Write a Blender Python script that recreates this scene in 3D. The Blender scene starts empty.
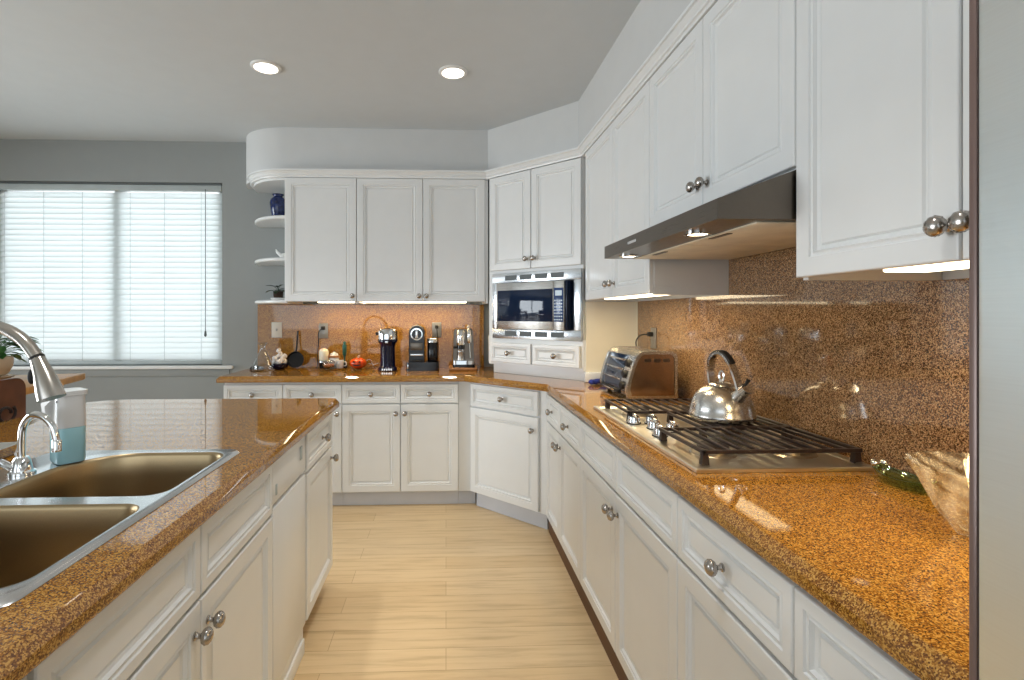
import bpy, bmesh, math, random
from mathutils import Vector, Matrix
random.seed(7)
PI = math.pi
D2R = math.radians
S = bpy.context.scene
COL = S.collection

# ------------------------------------------------------------------ camera
EYE = 1.315
cd = bpy.data.cameras.new('camera')
cam = bpy.data.objects.new('camera', cd)
COL.objects.link(cam)
cam.location = (0, 0, EYE)
cam.rotation_euler = (PI / 2, 0, D2R(-2.264))
cd.sensor_width = 36
cd.lens = 506 / 1024 * 36
cd.shift_x = (512 - 466) / 1024
cd.shift_y = -(340 - 315) / 1024
cd.clip_start = 0.02
S.camera = cam

# ------------------------------------------------------------------ view, world
S.view_settings.view_transform = 'Standard'
S.view_settings.look = 'None'
S.view_settings.gamma = 1
S.view_settings.use_curve_mapping = False
S.view_settings.exposure = 0.0
S.cycles.use_denoising = True
S.cycles.max_bounces = 10
S.cycles.transparent_max_bounces = 16
S.cycles.caustics_reflective = False
S.cycles.sample_clamp_indirect = 6
w = bpy.data.worlds.new('world')
S.world = w
w.use_nodes = True
w.node_tree.nodes['Background'].inputs[0].default_value = (0.82, 0.92, 1.0, 1)
w.node_tree.nodes['Background'].inputs[1].default_value = 1.25

WARM = (1.0, 0.77, 0.42)


def area(name, loc, rot, sx, sy, energy, color, spread=180):
    d = bpy.data.lights.new(name, 'AREA')
    d.shape = 'RECTANGLE'
    d.size, d.size_y = sx, sy
    d.energy = energy
    d.color = color
    d.spread = D2R(spread)
    o = bpy.data.objects.new(name, d)
    COL.objects.link(o)
    o.location = loc
    o.rotation_euler = rot
    return o


# daylight outside the blind window and the left glazing; the rear area is added fill
area('window_daylight', (-2.6, 5.05, 1.75), (D2R(-90), 0, 0), 2.8, 2.2, 74, (0.97, 0.98, 1.0))
area('rear_fill', (-1.6, -3.2, 1.9), (D2R(64), 0, 0), 4.5, 2.0, 26, (0.86, 0.94, 1.0), 150)
area('patio_daylight', (-5.75, 1.7, 1.35), (D2R(90), 0, D2R(-90)), 2.9, 2.2, 225, (0.88, 0.95, 1.0))


# ------------------------------------------------------------------ materials
def newmat(name):
    m = bpy.data.materials.new(name)
    m.use_nodes = True
    nt = m.node_tree
    return m, nt, nt.nodes['Principled BSDF']


def setp(b, **k):
    for n, v in k.items():
        b.inputs[n.replace('_', ' ')].default_value = v


def N(nt, t, **k):
    n = nt.nodes.new(t)
    for a, v in k.items():
        setattr(n, a, v)
    return n


def ramp(nt, stops, interp='LINEAR'):
    r = N(nt, 'ShaderNodeValToRGB')
    r.color_ramp.interpolation = interp
    e = r.color_ramp.elements
    while len(e) < len(stops):
        e.new(0.5)
    for i, (p, c) in enumerate(stops):
        e[i].position = p
        e[i].color = (*c, 1)
    return r


def srgb(r, g, b):
    f = lambda c: (c / 255 / 12.92) if c / 255 <= 0.04045 else ((c / 255 + 0.055) / 1.055) ** 2.4
    return (f(r), f(g), f(b))


def plain(name, col, rough=0.5, metal=0.0, var=0.06, scale=9, bump=0.0, bscale=60, **k):
    """one colour with a faint noise variation and optional bump"""
    m, nt, b = newmat(name)
    tc = N(nt, 'ShaderNodeTexCoord')
    no = N(nt, 'ShaderNodeTexNoise')
    no.inputs['Scale'].default_value = scale
    nt.links.new(tc.outputs['Object'], no.inputs['Vector'])
    lo = tuple(c * (1 - var) for c in col)
    hi = tuple(min(1, c * (1 + var)) for c in col)
    r = ramp(nt, [(0.3, lo), (0.7, hi)])
    nt.links.new(no.outputs['Fac'], r.inputs[0])
    nt.links.new(r.outputs[0], b.inputs['Base Color'])
    setp(b, Roughness=rough, Metallic=metal, **k)
    if bump:
        n2 = N(nt, 'ShaderNodeTexNoise')
        n2.inputs['Scale'].default_value = bscale
        nt.links.new(tc.outputs['Object'], n2.inputs['Vector'])
        bp = N(nt, 'ShaderNodeBump')
        bp.inputs['Strength'].default_value = bump
        bp.inputs['Distance'].default_value = 0.004
        nt.links.new(n2.outputs['Fac'], bp.inputs['Height'])
        nt.links.new(bp.outputs[0], b.inputs['Normal'])
    return m


def brushed(name, col, rough=0.28, stretch=(1, 60, 60), dark=0.88):
    m, nt, b = newmat(name)
    tc = N(nt, 'ShaderNodeTexCoord')
    mp = N(nt, 'ShaderNodeMapping')
    mp.inputs['Scale'].default_value = stretch
    no = N(nt, 'ShaderNodeTexNoise')
    no.inputs['Scale'].default_value = 12
    no.inputs['Detail'].default_value = 3
    nt.links.new(tc.outputs['Object'], mp.inputs[0])
    nt.links.new(mp.outputs[0], no.inputs['Vector'])
    r = ramp(nt, [(0.3, tuple(c * dark for c in col)), (0.7, col)])
    nt.links.new(no.outputs['Fac'], r.inputs[0])
    nt.links.new(r.outputs[0], b.inputs['Base Color'])
    mr = N(nt, 'ShaderNodeMapRange')
    mr.inputs['To Min'].default_value = rough * 0.75
    mr.inputs['To Max'].default_value = rough * 1.25
    nt.links.new(no.outputs['Fac'], mr.inputs['Value'])
    nt.links.new(mr.outputs[0], b.inputs['Roughness'])
    setp(b, Metallic=1.0)
    return m


def granite(name, cols, rough=0.035, scale=480):
    m, nt, b = newmat(name)
    tc = N(nt, 'ShaderNodeTexCoord')
    vo = N(nt, 'ShaderNodeTexVoronoi')
    vo.inputs['Scale'].default_value = scale
    nt.links.new(tc.outputs['Object'], vo.inputs['Vector'])
    sp = N(nt, 'ShaderNodeSeparateColor')
    nt.links.new(vo.outputs['Color'], sp.inputs[0])
    no = N(nt, 'ShaderNodeTexNoise')
    no.inputs['Scale'].default_value = 120
    no.inputs['Detail'].default_value = 3
    nt.links.new(tc.outputs['Object'], no.inputs['Vector'])
    ad = N(nt, 'ShaderNodeMath', operation='MULTIPLY_ADD')
    ad.inputs[1].default_value = 0.7
    nt.links.new(no.outputs['Fac'], ad.inputs[0])
    mu = N(nt, 'ShaderNodeMath', operation='MULTIPLY_ADD')
    mu.inputs[1].default_value = 1.0
    mu.inputs[2].default_value = -0.35
    nt.links.new(sp.outputs[0], mu.inputs[0])
    nt.links.new(mu.outputs[0], ad.inputs[2])
    r = ramp(nt, [(0.10, cols[0]), (0.32, cols[1]), (0.60, cols[2]), (0.85, cols[3])])
    nt.links.new(ad.outputs[0], r.inputs[0])
    nt.links.new(r.outputs[0], b.inputs['Base Color'])
    setp(b, Roughness=rough)
    b.inputs['Specular IOR Level'].default_value = 0.75
    return m


def glassmat(name, col=(1, 1, 1), rough=0.0, ior=1.45):
    m, nt, b = newmat(name)
    setp(b, Base_Color=(*col, 1), Roughness=rough, IOR=ior)
    b.inputs['Transmission Weight'].default_value = 1.0
    return m


def thinglass(name, col=(1, 1, 1), ior=1.5, milk=0.0):
    m, nt, b = newmat(name)
    out = nt.nodes['Material Output']
    tr = N(nt, 'ShaderNodeBsdfTransparent')
    tr.inputs[0].default_value = (*col, 1)
    gl = N(nt, 'ShaderNodeBsdfGlossy')
    gl.inputs['Roughness'].default_value = 0.02
    lw = N(nt, 'ShaderNodeLayerWeight')
    lw.inputs[0].default_value = 0.5
    pw = N(nt, 'ShaderNodeMath', operation='POWER')
    pw.inputs[1].default_value = 3.0
    fr = N(nt, 'ShaderNodeMath', operation='MULTIPLY_ADD')
    fr.inputs[1].default_value = 0.75
    fr.inputs[2].default_value = ((ior - 1) / (ior + 1)) ** 2
    nt.links.new(lw.outputs['Facing'], pw.inputs[0])
    nt.links.new(pw.outputs[0], fr.inputs[0])
    mx = N(nt, 'ShaderNodeMixShader')
    nt.links.new(fr.outputs[0], mx.inputs[0])
    nt.links.new(tr.outputs[0], mx.inputs[1])
    nt.links.new(gl.outputs[0], mx.inputs[2])
    last = mx
    if milk:                     # pressed bands inside the glass catch the light
        tc = N(nt, 'ShaderNodeTexCoord')
        wv = N(nt, 'ShaderNodeTexWave')
        wv.bands_direction = 'DIAGONAL'
        wv.inputs['Scale'].default_value = 14
        wv.inputs['Distortion'].default_value = 2.0
        nt.links.new(tc.outputs['Object'], wv.inputs['Vector'])
        mm = N(nt, 'ShaderNodeMath', operation='MULTIPLY')
        mm.inputs[1].default_value = milk
        nt.links.new(wv.outputs['Fac'], mm.inputs[0])
        df = N(nt, 'ShaderNodeBsdfTranslucent')
        df.inputs[0].default_value = (0.95, 0.90, 0.78, 1)
        d2 = N(nt, 'ShaderNodeBsdfDiffuse')
        d2.inputs[0].default_value = (0.95, 0.90, 0.78, 1)
        a2 = N(nt, 'ShaderNodeAddShader')
        nt.links.new(df.outputs[0], a2.inputs[0])
        nt.links.new(d2.outputs[0], a2.inputs[1])
        last = N(nt, 'ShaderNodeMixShader')
        nt.links.new(mm.outputs[0], last.inputs[0])
        nt.links.new(mx.outputs[0], last.inputs[1])
        nt.links.new(a2.outputs[0], last.inputs[2])
    nt.links.new(last.outputs[0], out.inputs[0])
    return m


def emit(name, col, strength):
    m, nt, b = newmat(name)
    setp(b, Base_Color=(*col, 1), Roughness=0.4)
    b.inputs['Emission Color'].default_value = (*col, 1)
    b.inputs['Emission Strength'].default_value = strength
    return m


def floor_mat():
    m, nt, b = newmat('oak_planks')
    tc = N(nt, 'ShaderNodeTexCoord')
    br = N(nt, 'ShaderNodeTexBrick')
    br.offset = 0.37
    br.inputs['Scale'].default_value = 1.0
    br.inputs['Brick Width'].default_value = 1.25
    br.inputs['Row Height'].default_value = 0.125
    br.inputs['Mortar Size'].default_value = 0.0012
    br.inputs['Mortar Smooth'].default_value = 0.2
    br.inputs['Bias'].default_value = 0.0
    br.inputs['Color1'].default_value = (*srgb(228, 202, 160), 1)
    br.inputs['Color2'].default_value = (*srgb(218, 189, 144), 1)
    br.inputs['Mortar'].default_value = (*srgb(184, 150, 108), 1)
    nt.links.new(tc.outputs['Object'], br.inputs['Vector'])
    mp = N(nt, 'ShaderNodeMapping')
    mp.inputs['Scale'].default_value = (1.2, 16, 1)
    nt.links.new(tc.outputs['Object'], mp.inputs[0])
    no = N(nt, 'ShaderNodeTexNoise')
    no.inputs['Scale'].default_value = 2.2
    no.inputs['Detail'].default_value = 6
    no.inputs['Roughness'].default_value = 0.62
    no.inputs['Distortion'].default_value = 0.4
    nt.links.new(mp.outputs[0], no.inputs['Vector'])
    r = ramp(nt, [(0.28, (0.70, 0.64, 0.56)), (0.5, (0.93, 0.91, 0.88)), (0.75, (1.0, 1.0, 1.0))])
    nt.links.new(no.outputs['Fac'], r.inputs[0])
    mx = N(nt, 'ShaderNodeMix', data_type='RGBA', blend_type='MULTIPLY')
    mx.inputs[0].default_value = 0.9
    nt.links.new(br.outputs['Color'], mx.inputs[6])
    nt.links.new(r.outputs[0], mx.inputs[7])
    nt.links.new(mx.outputs[2], b.inputs['Base Color'])
    setp(b, Roughness=0.34)
    return m


def slat_mat():
    m, nt, b = newmat('blind_slats')
    out = nt.nodes['Material Output']
    setp(b, Base_Color=(0.86, 0.90, 0.90, 1), Roughness=0.4)
    tr = N(nt, 'ShaderNodeBsdfTranslucent')
    tr.inputs[0].default_value = (0.93, 0.96, 0.96, 1)
    mx = N(nt, 'ShaderNodeMixShader')
    mx.inputs[0].default_value = 0.6
    nt.links.new(b.outputs[0], mx.inputs[1])
    nt.links.new(tr.outputs[0], mx.inputs[2])
    nt.links.new(mx.outputs[0], out.inputs[0])
    return m


def pane_mat():
    m, nt, b = newmat('window_pane')
    out = nt.nodes['Material Output']
    tr = N(nt, 'ShaderNodeBsdfTransparent')
    gl = N(nt, 'ShaderNodeBsdfGlossy')
    gl.inputs['Roughness'].default_value = 0.01
    fr = N(nt, 'ShaderNodeFresnel')
    mx = N(nt, 'ShaderNodeMixShader')
    nt.links.new(fr.outputs[0], mx.inputs[0])
    nt.links.new(tr.outputs[0], mx.inputs[1])
    nt.links.new(gl.outputs[0], mx.inputs[2])
    nt.links.new(mx.outputs[0], out.inputs[0])
    return m


M = {}
M['cab'] = plain('cabinet_paint', srgb(226, 227, 226), 0.30, var=0.012, bump=0.03, bscale=25)
M['cream'] = plain('cream_paint', srgb(242, 234, 212), 0.5, var=0.015)
M['wall'] = plain('wall_paint', srgb(150, 153, 151), 0.7, var=0.012, bump=0.05, bscale=120)
M['soffit'] = plain('soffit_paint', srgb(206, 206, 204), 0.7, var=0.012, bump=0.05, bscale=120)
M['ceil'] = plain('ceiling_paint', srgb(208, 213, 216), 0.8, var=0.012, bump=0.05, bscale=120)
M['trim'] = plain('trim_paint', srgb(232, 232, 230), 0.4, var=0.01)
M['floor'] = floor_mat()
G = [srgb(94, 54, 20), srgb(122, 76, 26), srgb(158, 106, 36), srgb(198, 150, 70)]
M['granite'] = granite('granite', G)
M['granite_wall'] = granite('granite_wall', [srgb(58, 34, 20), srgb(102, 72, 48), srgb(142, 106, 72), srgb(184, 150, 110)], rough=0.05)  # same granite as the worktop, its less warm light put into the colours
M['toe_shaded'] = plain('toe_board', srgb(92, 56, 26), 0.5, var=0.1)  # shade on the toe face, put into the colour as dark brown
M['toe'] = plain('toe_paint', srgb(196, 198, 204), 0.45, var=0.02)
M['steel'] = brushed('brushed_steel', (0.66, 0.65, 0.63), 0.26)
M['sink'] = brushed('sink_steel', (0.44, 0.33, 0.19), 0.34, (60, 1, 60))  # golden brown of the reflected granite put into the bowl steel's colour
M['fridge'] = brushed('fridge_steel', (0.80, 0.84, 0.84), 0.36, (1, 1, 40), 0.965)
M['hood'] = brushed('hood_steel', (0.17, 0.145, 0.12), 0.30, (60, 1, 60))
M['platesteel'] = plain('plate_steel', (0.80, 0.76, 0.68), 0.30, 1.0, var=0.03)
M['rimsteel'] = brushed('sink_rim_steel', (0.74, 0.75, 0.76), 0.2, (60, 1, 60))
M['chrome'] = plain('chrome', (0.82, 0.82, 0.82), 0.07, 1.0, var=0.02)
M['nickel'] = plain('satin_nickel', (0.55, 0.51, 0.46), 0.24, 1.0, var=0.05)
M['knob'] = plain('knob_metal', (0.40, 0.37, 0.34), 0.25, 1.0, var=0.08)
M['iron'] = plain('cast_iron', srgb(46, 34, 32), 0.42, 0.2, var=0.15, bump=0.1)
M['black'] = plain('black_plastic', srgb(16, 16, 20), 0.22, var=0.1)
M['mattblack'] = plain('matt_black', srgb(14, 13, 13), 0.6, var=0.1)
M['navy'] = plain('navy_gloss', srgb(16, 20, 48), 0.15, var=0.15)
M['darkglass'] = plain('dark_glass', srgb(20, 34, 58), 0.05, var=0.1)
M['kit'] = brushed('trim_kit_steel', (0.82, 0.86, 0.90), 0.24)
M['slat'] = slat_mat()
M['pane'] = pane_mat()
M['rail'] = plain('blind_rail', srgb(176, 184, 184), 0.5)
M['raildark'] = plain('blind_rail_edge', srgb(92, 98, 98), 0.5)
M['glass'] = thinglass('clear_glass', (0.95, 0.96, 0.96), 1.75)
M['greenglass'] = thinglass('green_glass', (0.62, 0.82, 0.64), 1.9)
M['amberglass'] = thinglass('pale_glass', (0.95, 0.93, 0.86), 1.9, 0.14)
M['white'] = plain('white_ceramic', srgb(238, 236, 232), 0.25, var=0.02)
M['wax'] = plain('wax', srgb(240, 232, 206), 0.5, var=0.03, Subsurface_Weight=0.2)
M['orange'] = plain('orange_glaze', srgb(222, 76, 22), 0.22, var=0.12)
M['cyan'] = plain('blue_soap', srgb(186, 238, 246), 0.12, var=0.03)
M['bluevase'] = plain('blue_glaze', srgb(26, 40, 84), 0.16, var=0.5, scale=40)
M['leaf'] = plain('leaf_green', srgb(58, 108, 44), 0.45, var=0.3, scale=30)
M['leafdark'] = plain('leaf_dark', srgb(32, 52, 28), 0.45, var=0.3, scale=30)
M['soil'] = plain('soil', srgb(60, 42, 30), 0.9, var=0.3)
M['pot'] = plain('beige_pot', srgb(214, 190, 160), 0.5, var=0.05)
M['woodtan'] = plain('tan_wood', srgb(196, 140, 72), 0.4, var=0.14, scale=14)
M['woodbrown'] = plain('brown_wood', srgb(104, 58, 32), 0.4, var=0.2, scale=14)
M['woodboard'] = plain('board_wood', srgb(168, 116, 68), 0.5, var=0.12, scale=20)
M['teal'] = plain('teal_plastic', srgb(24, 92, 84), 0.35, var=0.1)
M['blue'] = plain('blue_cloth', srgb(36, 56, 150), 0.7, var=0.2)
M['sauce'] = plain('brown_contents', srgb(150, 84, 36), 0.6, var=0.25, scale=60)
M['outlet'] = plain('outlet_plate', srgb(214, 208, 196), 0.4, var=0.02)
M['outsteel'] = plain('outlet_steel', srgb(150, 146, 140), 0.35, 0.6, var=0.03)
M['filter'] = plain('hood_filter', srgb(244, 234, 212), 0.45, 0.0, var=0.1, bump=0.6, bscale=220)
M['brass'] = plain('burner_brass', srgb(176, 164, 146), 0.3, 0.9, var=0.1)
M['reflect_steel'] = brushed('oven_steel', (0.50, 0.34, 0.24), 0.22)  # warm reflection of the counter put into the steel's base colour
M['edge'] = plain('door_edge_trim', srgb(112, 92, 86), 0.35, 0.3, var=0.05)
M['tube'] = emit('lamp_tube', (1.0, 0.84, 0.56), 7.0)
M['puck'] = emit('puck_lens', (1.0, 0.88, 0.62), 12.0)
M['can'] = emit('downlight_lens', (1.0, 0.93, 0.80), 5.0)
M['logo'] = plain('badge_silver', (0.8, 0.8, 0.8), 0.25, 1.0)
M['display'] = plain('keypad', srgb(40, 66, 112), 0.15, var=0.1)
M['key'] = plain('keypad_mark', srgb(196, 214, 226), 0.4)
M['ivory'] = plain('rock_white', srgb(240, 232, 224), 0.55, var=0.06, scale=30)


# ------------------------------------------------------------------ mesh helpers
class MB:
    def __init__(s, mat=None):
        s.bm = bmesh.new()
        s.M = mat or Matrix.Identity(4)

    def v(s, p):
        return s.bm.verts.new(s.M @ Vector(p))

    def face(s, vs):
        try:
            return s.bm.faces.new(vs)
        except ValueError:
            return None

    def box(s, x0, x1, y0, y1, z0, z1, bev=0.0, seg=2):
        vs = [s.v((x, y, z)) for x in (x0, x1) for y in (y0, y1) for z in (z0, z1)]
        fs = [(0, 1, 3, 2), (4, 6, 7, 5), (0, 4, 5, 1), (2, 3, 7, 6), (0, 2, 6, 4), (1, 5, 7, 3)]
        f = [s.bm.faces.new([vs[i] for i in q]) for q in fs]
        if bev:
            es = list({e for g in f for e in g.edges})
            bmesh.ops.bevel(s.bm, geom=es, offset=bev, segments=seg, profile=0.5, affect='EDGES')
        return s

    def loft(s, loops, cap0=True, cap1=True, closed=True):
        rings = [[s.v(p) for p in l] for l in loops]
        n = len(rings[0])
        for a, b in zip(rings, rings[1:]):
            for i in range(n if closed else n - 1):
                j = (i + 1) % n
                s.face([a[i], a[j], b[j], b[i]])
        if cap0:
            s.face(rings[0][::-1])
        if cap1:
            s.face(rings[-1])
        return s

    def lathe(s, prof, c=(0, 0, 0), seg=24, axis='Z', cap0=True, cap1=True):
        loops = []
        for r, h in prof:
            l = []
            for i in range(seg):
                a = 2 * PI * i / seg
                x, y = r * math.cos(a), r * math.sin(a)
                if axis == 'Z':
                    p = (c[0] + x, c[1] + y, c[2] + h)
                elif axis == 'Y':          # h runs towards -y (the front)
                    p = (c[0] + x, c[1] - h, c[2] + y)
                else:
                    p = (c[0] + h, c[1] + x, c[2] + y)
                l.append(p)
            loops.append(l)
        return s.loft(loops, cap0, cap1)

    def tube(s, pts, r, seg=10, cap=True):
        pts = [Vector(p) for p in pts]
        n = len(pts)
        rs = r if isinstance(r, (list, tuple)) else [r] * n
        t0 = (pts[1] - pts[0]).normalized()
        up = Vector((0, 0, 1)) if abs(t0.z) < 0.9 else Vector((1, 0, 0))
        nrm = t0.cross(up).normalized()
        loops = []
        for i, p in enumerate(pts):
            t = (pts[min(i + 1, n - 1)] - pts[max(i - 1, 0)]).normalized()
            nrm = (nrm - t * nrm.dot(t)).normalized()
            b = t.cross(nrm)
            loops.append([p + (nrm * math.cos(2 * PI * k / seg) + b * math.sin(2 * PI * k / seg)) * rs[i] for k in range(seg)])
        return s.loft(loops, cap, cap)

    def prism(s, poly, z0, z1, axis='Z'):
        f = {'Z': lambda a, b, h: (a, b, h), 'Y': lambda a, b, h: (a, h, b), 'X': lambda a, b, h: (h, a, b)}[axis]
        return s.loft([[f(a, b, z0) for a, b in poly], [f(a, b, z1) for a, b in poly]])

    def ball(s, c, r, seg=16, sq=(1, 1, 1), n=10):
        loops = []
        for i in range(n + 1):
            a = -PI / 2 + PI * i / n
            rr = max(1e-4, math.cos(a)) * r
            loops.append([(c[0] + sq[0] * rr * math.cos(2 * PI * k / seg), c[1] + sq[1] * rr * math.sin(2 * PI * k / seg), c[2] + sq[2] * r * math.sin(a)) for k in range(seg)])
        return s.loft(loops)

    def build(s, name, m, parent=None, smooth=35, loc=None):
        bmesh.ops.remove_doubles(s.bm, verts=s.bm.verts, dist=1e-6)
        bmesh.ops.recalc_face_normals(s.bm, faces=s.bm.faces)
        if smooth:
            lim = D2R(smooth)
            for f in s.bm.faces:
                f.smooth = True
            for e in s.bm.edges:
                if len(e.link_faces) == 2:
                    e.smooth = e.calc_face_angle(0) < lim
                else:
                    e.smooth = False
        me = bpy.data.meshes.new(name)
        s.bm.to_mesh(me)
        s.bm.free()
        me.materials.append(M[m] if isinstance(m, str) else m)
        o = bpy.data.objects.new(name, me)
        COL.objects.link(o)
        if parent:
            o.parent = parent
        if loc:
            o.location = loc
        return o


def tag(o, label, cat, group=None):
    o['label'] = label
    o['category'] = cat
    if group:
        o['group'] = group
    return o


def thing(name, label, cat, loc=(0, 0, 0), rz=0, group=None):
    o = bpy.data.objects.new(name, None)
    o.empty_display_size = 0.05
    COL.objects.link(o)
    o.location = loc
    o.rotation_euler = (0, 0, D2R(rz))
    return tag(o, label, cat, group)


def struct(o):
    o['kind'] = 'structure'
    return o


def rrect(x0, x1, y0, y1, r, n=6):
    """rounded rectangle, counter-clockwise; r = one radius or (x0y0, x1y0, x1y1, x0y1)"""
    if not isinstance(r, (list, tuple)):
        r = [r] * 4
    out = []
    for (cx, cy, sx, sy, a0), q in zip(((x0, y0, 1, 1, 180), (x1, y0, -1, 1, 270), (x1, y1, -1, -1, 0), (x0, y1, 1, -1, 90)), r):
        for k in range(n + 1):
            a = D2R(a0 + 90 * k / n)
            out.append((cx + sx * q + q * math.cos(a), cy + sy * q + q * math.sin(a)))
    return out


def offset_path(path, d, closed=False):
    """offset to the right-hand side of the direction of travel, mitred"""
    n = len(path)
    out = []
    for i in range(n):
        p = Vector(path[i])
        segs = []
        if closed or i > 0:
            segs.append(p - Vector(path[(i - 1) % n]))
        if closed or i < n - 1:
            segs.append(Vector(path[(i + 1) % n]) - p)
        ns = [Vector((q.y, -q.x)).normalized() for q in segs if q.length > 1e-9]
        if len(ns) == 1:
            o = ns[0] * d
        else:
            b = (ns[0] + ns[1])
            b = b / max(1e-6, b.length)
            o = b * (d / max(0.2, b.dot(ns[0])))
        out.append((p.x + o.x, p.y + o.y))
    return out


def spline(pts, n=8):
    pts = [Vector(p) for p in pts]
    P = [pts[0] * 2 - pts[1]] + pts + [pts[-1] * 2 - pts[-2]]
    out = []
    for i in range(1, len(P) - 2):
        a, b, c, d = P[i - 1:i + 3]
        for k in range(n):
            t = k / n
            out.append(0.5 * ((2 * b) + (c - a) * t + (2 * a - 5 * b + 4 * c - d) * t * t + (3 * b - a - 3 * c + d) * t ** 3))
    out.append(pts[-1])
    return out


# ------------------------------------------------------------------ levels and lines of the plan
CT = 0.903      # worktop top
CTH = 0.042     # worktop thickness
YW = 4.02       # back wall
XW = 1.185       # right wall
CEIL = 2.665
DT = 2.288      # top of the wall cabinet doors
UB = 1.398      # bottom of the wall cabinets

# ------------------------------------------------------------------ room
WX0, WX1, WZ0, WZ1 = -3.47, -1.745, 0.925, 2.345     # window opening
XL, YR = -5.2, -3.4
struct(MB().box(XL - 0.1, XW + 0.1, YR, YW + 0.15, -0.05, 0.0).build('floor', 'floor'))
struct(MB().box(XL - 0.1, XW + 0.1, YR, YW + 0.15, CEIL, CEIL + 0.06).build('ceiling', 'ceil'))
b = MB()
b.box(XL, WX0, YW, YW + 0.15, 0, CEIL)
b.box(WX1, XW + 0.1, YW, YW + 0.15, 0, CEIL)
b.box(WX0, WX1, YW, YW + 0.15, 0, WZ0)
b.box(WX0, WX1, YW, YW + 0.15, WZ1, CEIL)
struct(b.build('wall_back', 'wall'))
struct(MB().box(XW, XW + 0.1, YR, YW, 0, CEIL).build('wall_right', 'soffit'))
PY0, PY1, PZ1 = 0.35, 3.05, 2.25      # glazed opening in the left wall
b = MB()
b.box(XL - 0.1, XL, YR, PY0, 0, CEIL)
b.box(XL - 0.1, XL, PY1, YW + 0.15, 0, CEIL)
b.box(XL - 0.1, XL, PY0, PY1, PZ1, CEIL)
struct(b.build('wall_left', 'wall'))
b = MB()
for ya, yb in ((PY0, PY0 + 0.07), (1.66, 1.74), (PY1 - 0.07, PY1)):
    b.box(XL - 0.09, XL - 0.02, ya, yb, 0.001, PZ1)
b.box(XL - 0.09, XL - 0.02, PY0 + 0.07, PY1 - 0.07, PZ1 - 0.07, PZ1)
b.box(XL - 0.09, XL - 0.02, PY0 + 0.07, PY1 - 0.07, 0.001, 0.08)
win2 = struct(b.build('window_2', 'trim'))
MB().box(XL - 0.058, XL - 0.054, PY0 + 0.07, 1.66, 0.08, PZ1 - 0.07).box(XL - 0.058, XL - 0.054, 1.74, PY1 - 0.07, 0.08, PZ1 - 0.07).build('pane', 'pane', win2)
struct(MB().box(XL, -1.52, YW - 0.014, YW, 0, 0.09, 0.003).build('baseboard_back', 'trim'))

# window: frame with centre mullion, panes, sill
b = MB()
b.box(WX0, WX0 + 0.05, YW + 0.07, YW + 0.13, WZ0, WZ1)
b.box(WX1 - 0.05, WX1, YW + 0.07, YW + 0.13, WZ0, WZ1)
b.box(WX0 + 0.05, WX1 - 0.05, YW + 0.07, YW + 0.13, WZ0, WZ0 + 0.05)
b.box(WX0 + 0.05, WX1 - 0.05, YW + 0.07, YW + 0.13, WZ1 - 0.05, WZ1)
b.box(-2.60, -2.54, YW + 0.06, YW + 0.13, WZ0 + 0.05, WZ1 - 0.05)
win = struct(b.build('window_1', 'trim'))
b = MB()
b.box(WX0 + 0.05, -2.60, YW + 0.098, YW + 0.102, WZ0 + 0.05, WZ1 - 0.05)
b.box(-2.54, WX1 - 0.05, YW + 0.098, YW + 0.102, WZ0 + 0.05, WZ1 - 0.05)
b.build('pane', 'pane', win)
MB().box(WX0 - 0.05, WX1 + 0.09, YW - 0.035, YW + 0.0, WZ0 - 0.028, WZ0 - 0.002, 0.006).build('sill', 'trim', win)
MB().box(WX0 - 0.03, WX1 + 0.06, YW - 0.014, YW + 0.0, WZ0 - 0.085, WZ0 - 0.030, 0.004).build('apron', 'wall', win)

# venetian blind
bl = thing('venetian_blind', 'white horizontal slat blind lowered over the bright window', 'blind', ((WX0 + WX1) / 2, YW + 0.035, WZ0))
bw = (WX1 - WX0) / 2 - 0.008
H = WZ1 - WZ0
MB().box(-bw, bw, -0.03, 0.028, H - 0.062, H - 0.018, 0.004).build('head_rail', 'rail', bl)
MB().box(-bw, bw, -0.032, 0.028, H - 0.017, H - 0.004).build('head_rail_cap', 'raildark', bl)
b = MB()
ns = 31
for i in range(ns):
    z = 0.05 + (H - 0.125) * (i + 0.5) / ns
    ang = D2R(64)
    for k in range(1):
        hw = 0.0275
        pts = []
        for t in (-1, -0.5, 0, 0.5, 1):
            bow = 0.0035 * (1 - t * t)
            y = hw * t * math.cos(ang) - bow * math.sin(ang)
            zz = z + hw * t * math.sin(ang) + bow * math.cos(ang)
            pts.append((y, zz))
        poly = pts + [(y + 0.0018, zz - 0.0010) for y, zz in pts[::-1]]
        b.prism([(y, zz) for y, zz in poly], -bw + 0.004, bw - 0.004, 'X')
b.build('slats', 'slat', bl)
MB().box(-bw, bw, -0.024, 0.024, 0.004, 0.034, 0.004).build('bottom_rail', 'rail', bl)
for x in (-0.78, -0.49, -0.20, 0.16, 0.42, 0.70):
    MB().tube([(x, -0.030, 0.03), (x, -0.030, H - 0.06)], 0.0014, 5).build('ladder_cord', 'rail', bl)
MB().tube([(0.735, -0.036, 0.26), (0.735, -0.036, H - 0.05)], 0.0028, 6).lathe([(0.003, 0), (0.011, 0.012), (0.006, 0.045), (0.002, 0.05)], (0.735, -0.036, 0.22), 8).build('pull_cord', 'raildark', bl)

# soffit above the wall cabinets
SX, SYF = 0.835, 3.69
arc = lambda cx, cy, rx, ry, n=10: [(cx - rx * math.cos(PI / 2 * i / n), cy - ry * math.sin(PI / 2 * i / n)) for i in range(n + 1)]
path = arc(-1.15, YW, 0.39, YW - SYF) + [(0.305, SYF), (SX, 3.16), (SX, YR)]
poly = path + [(XW, YR), (XW, YW)]
struct(MB().prism(poly, DT + 0.012, CEIL, 'Z').build('wall_soffit', 'soffit', smooth=25))

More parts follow.
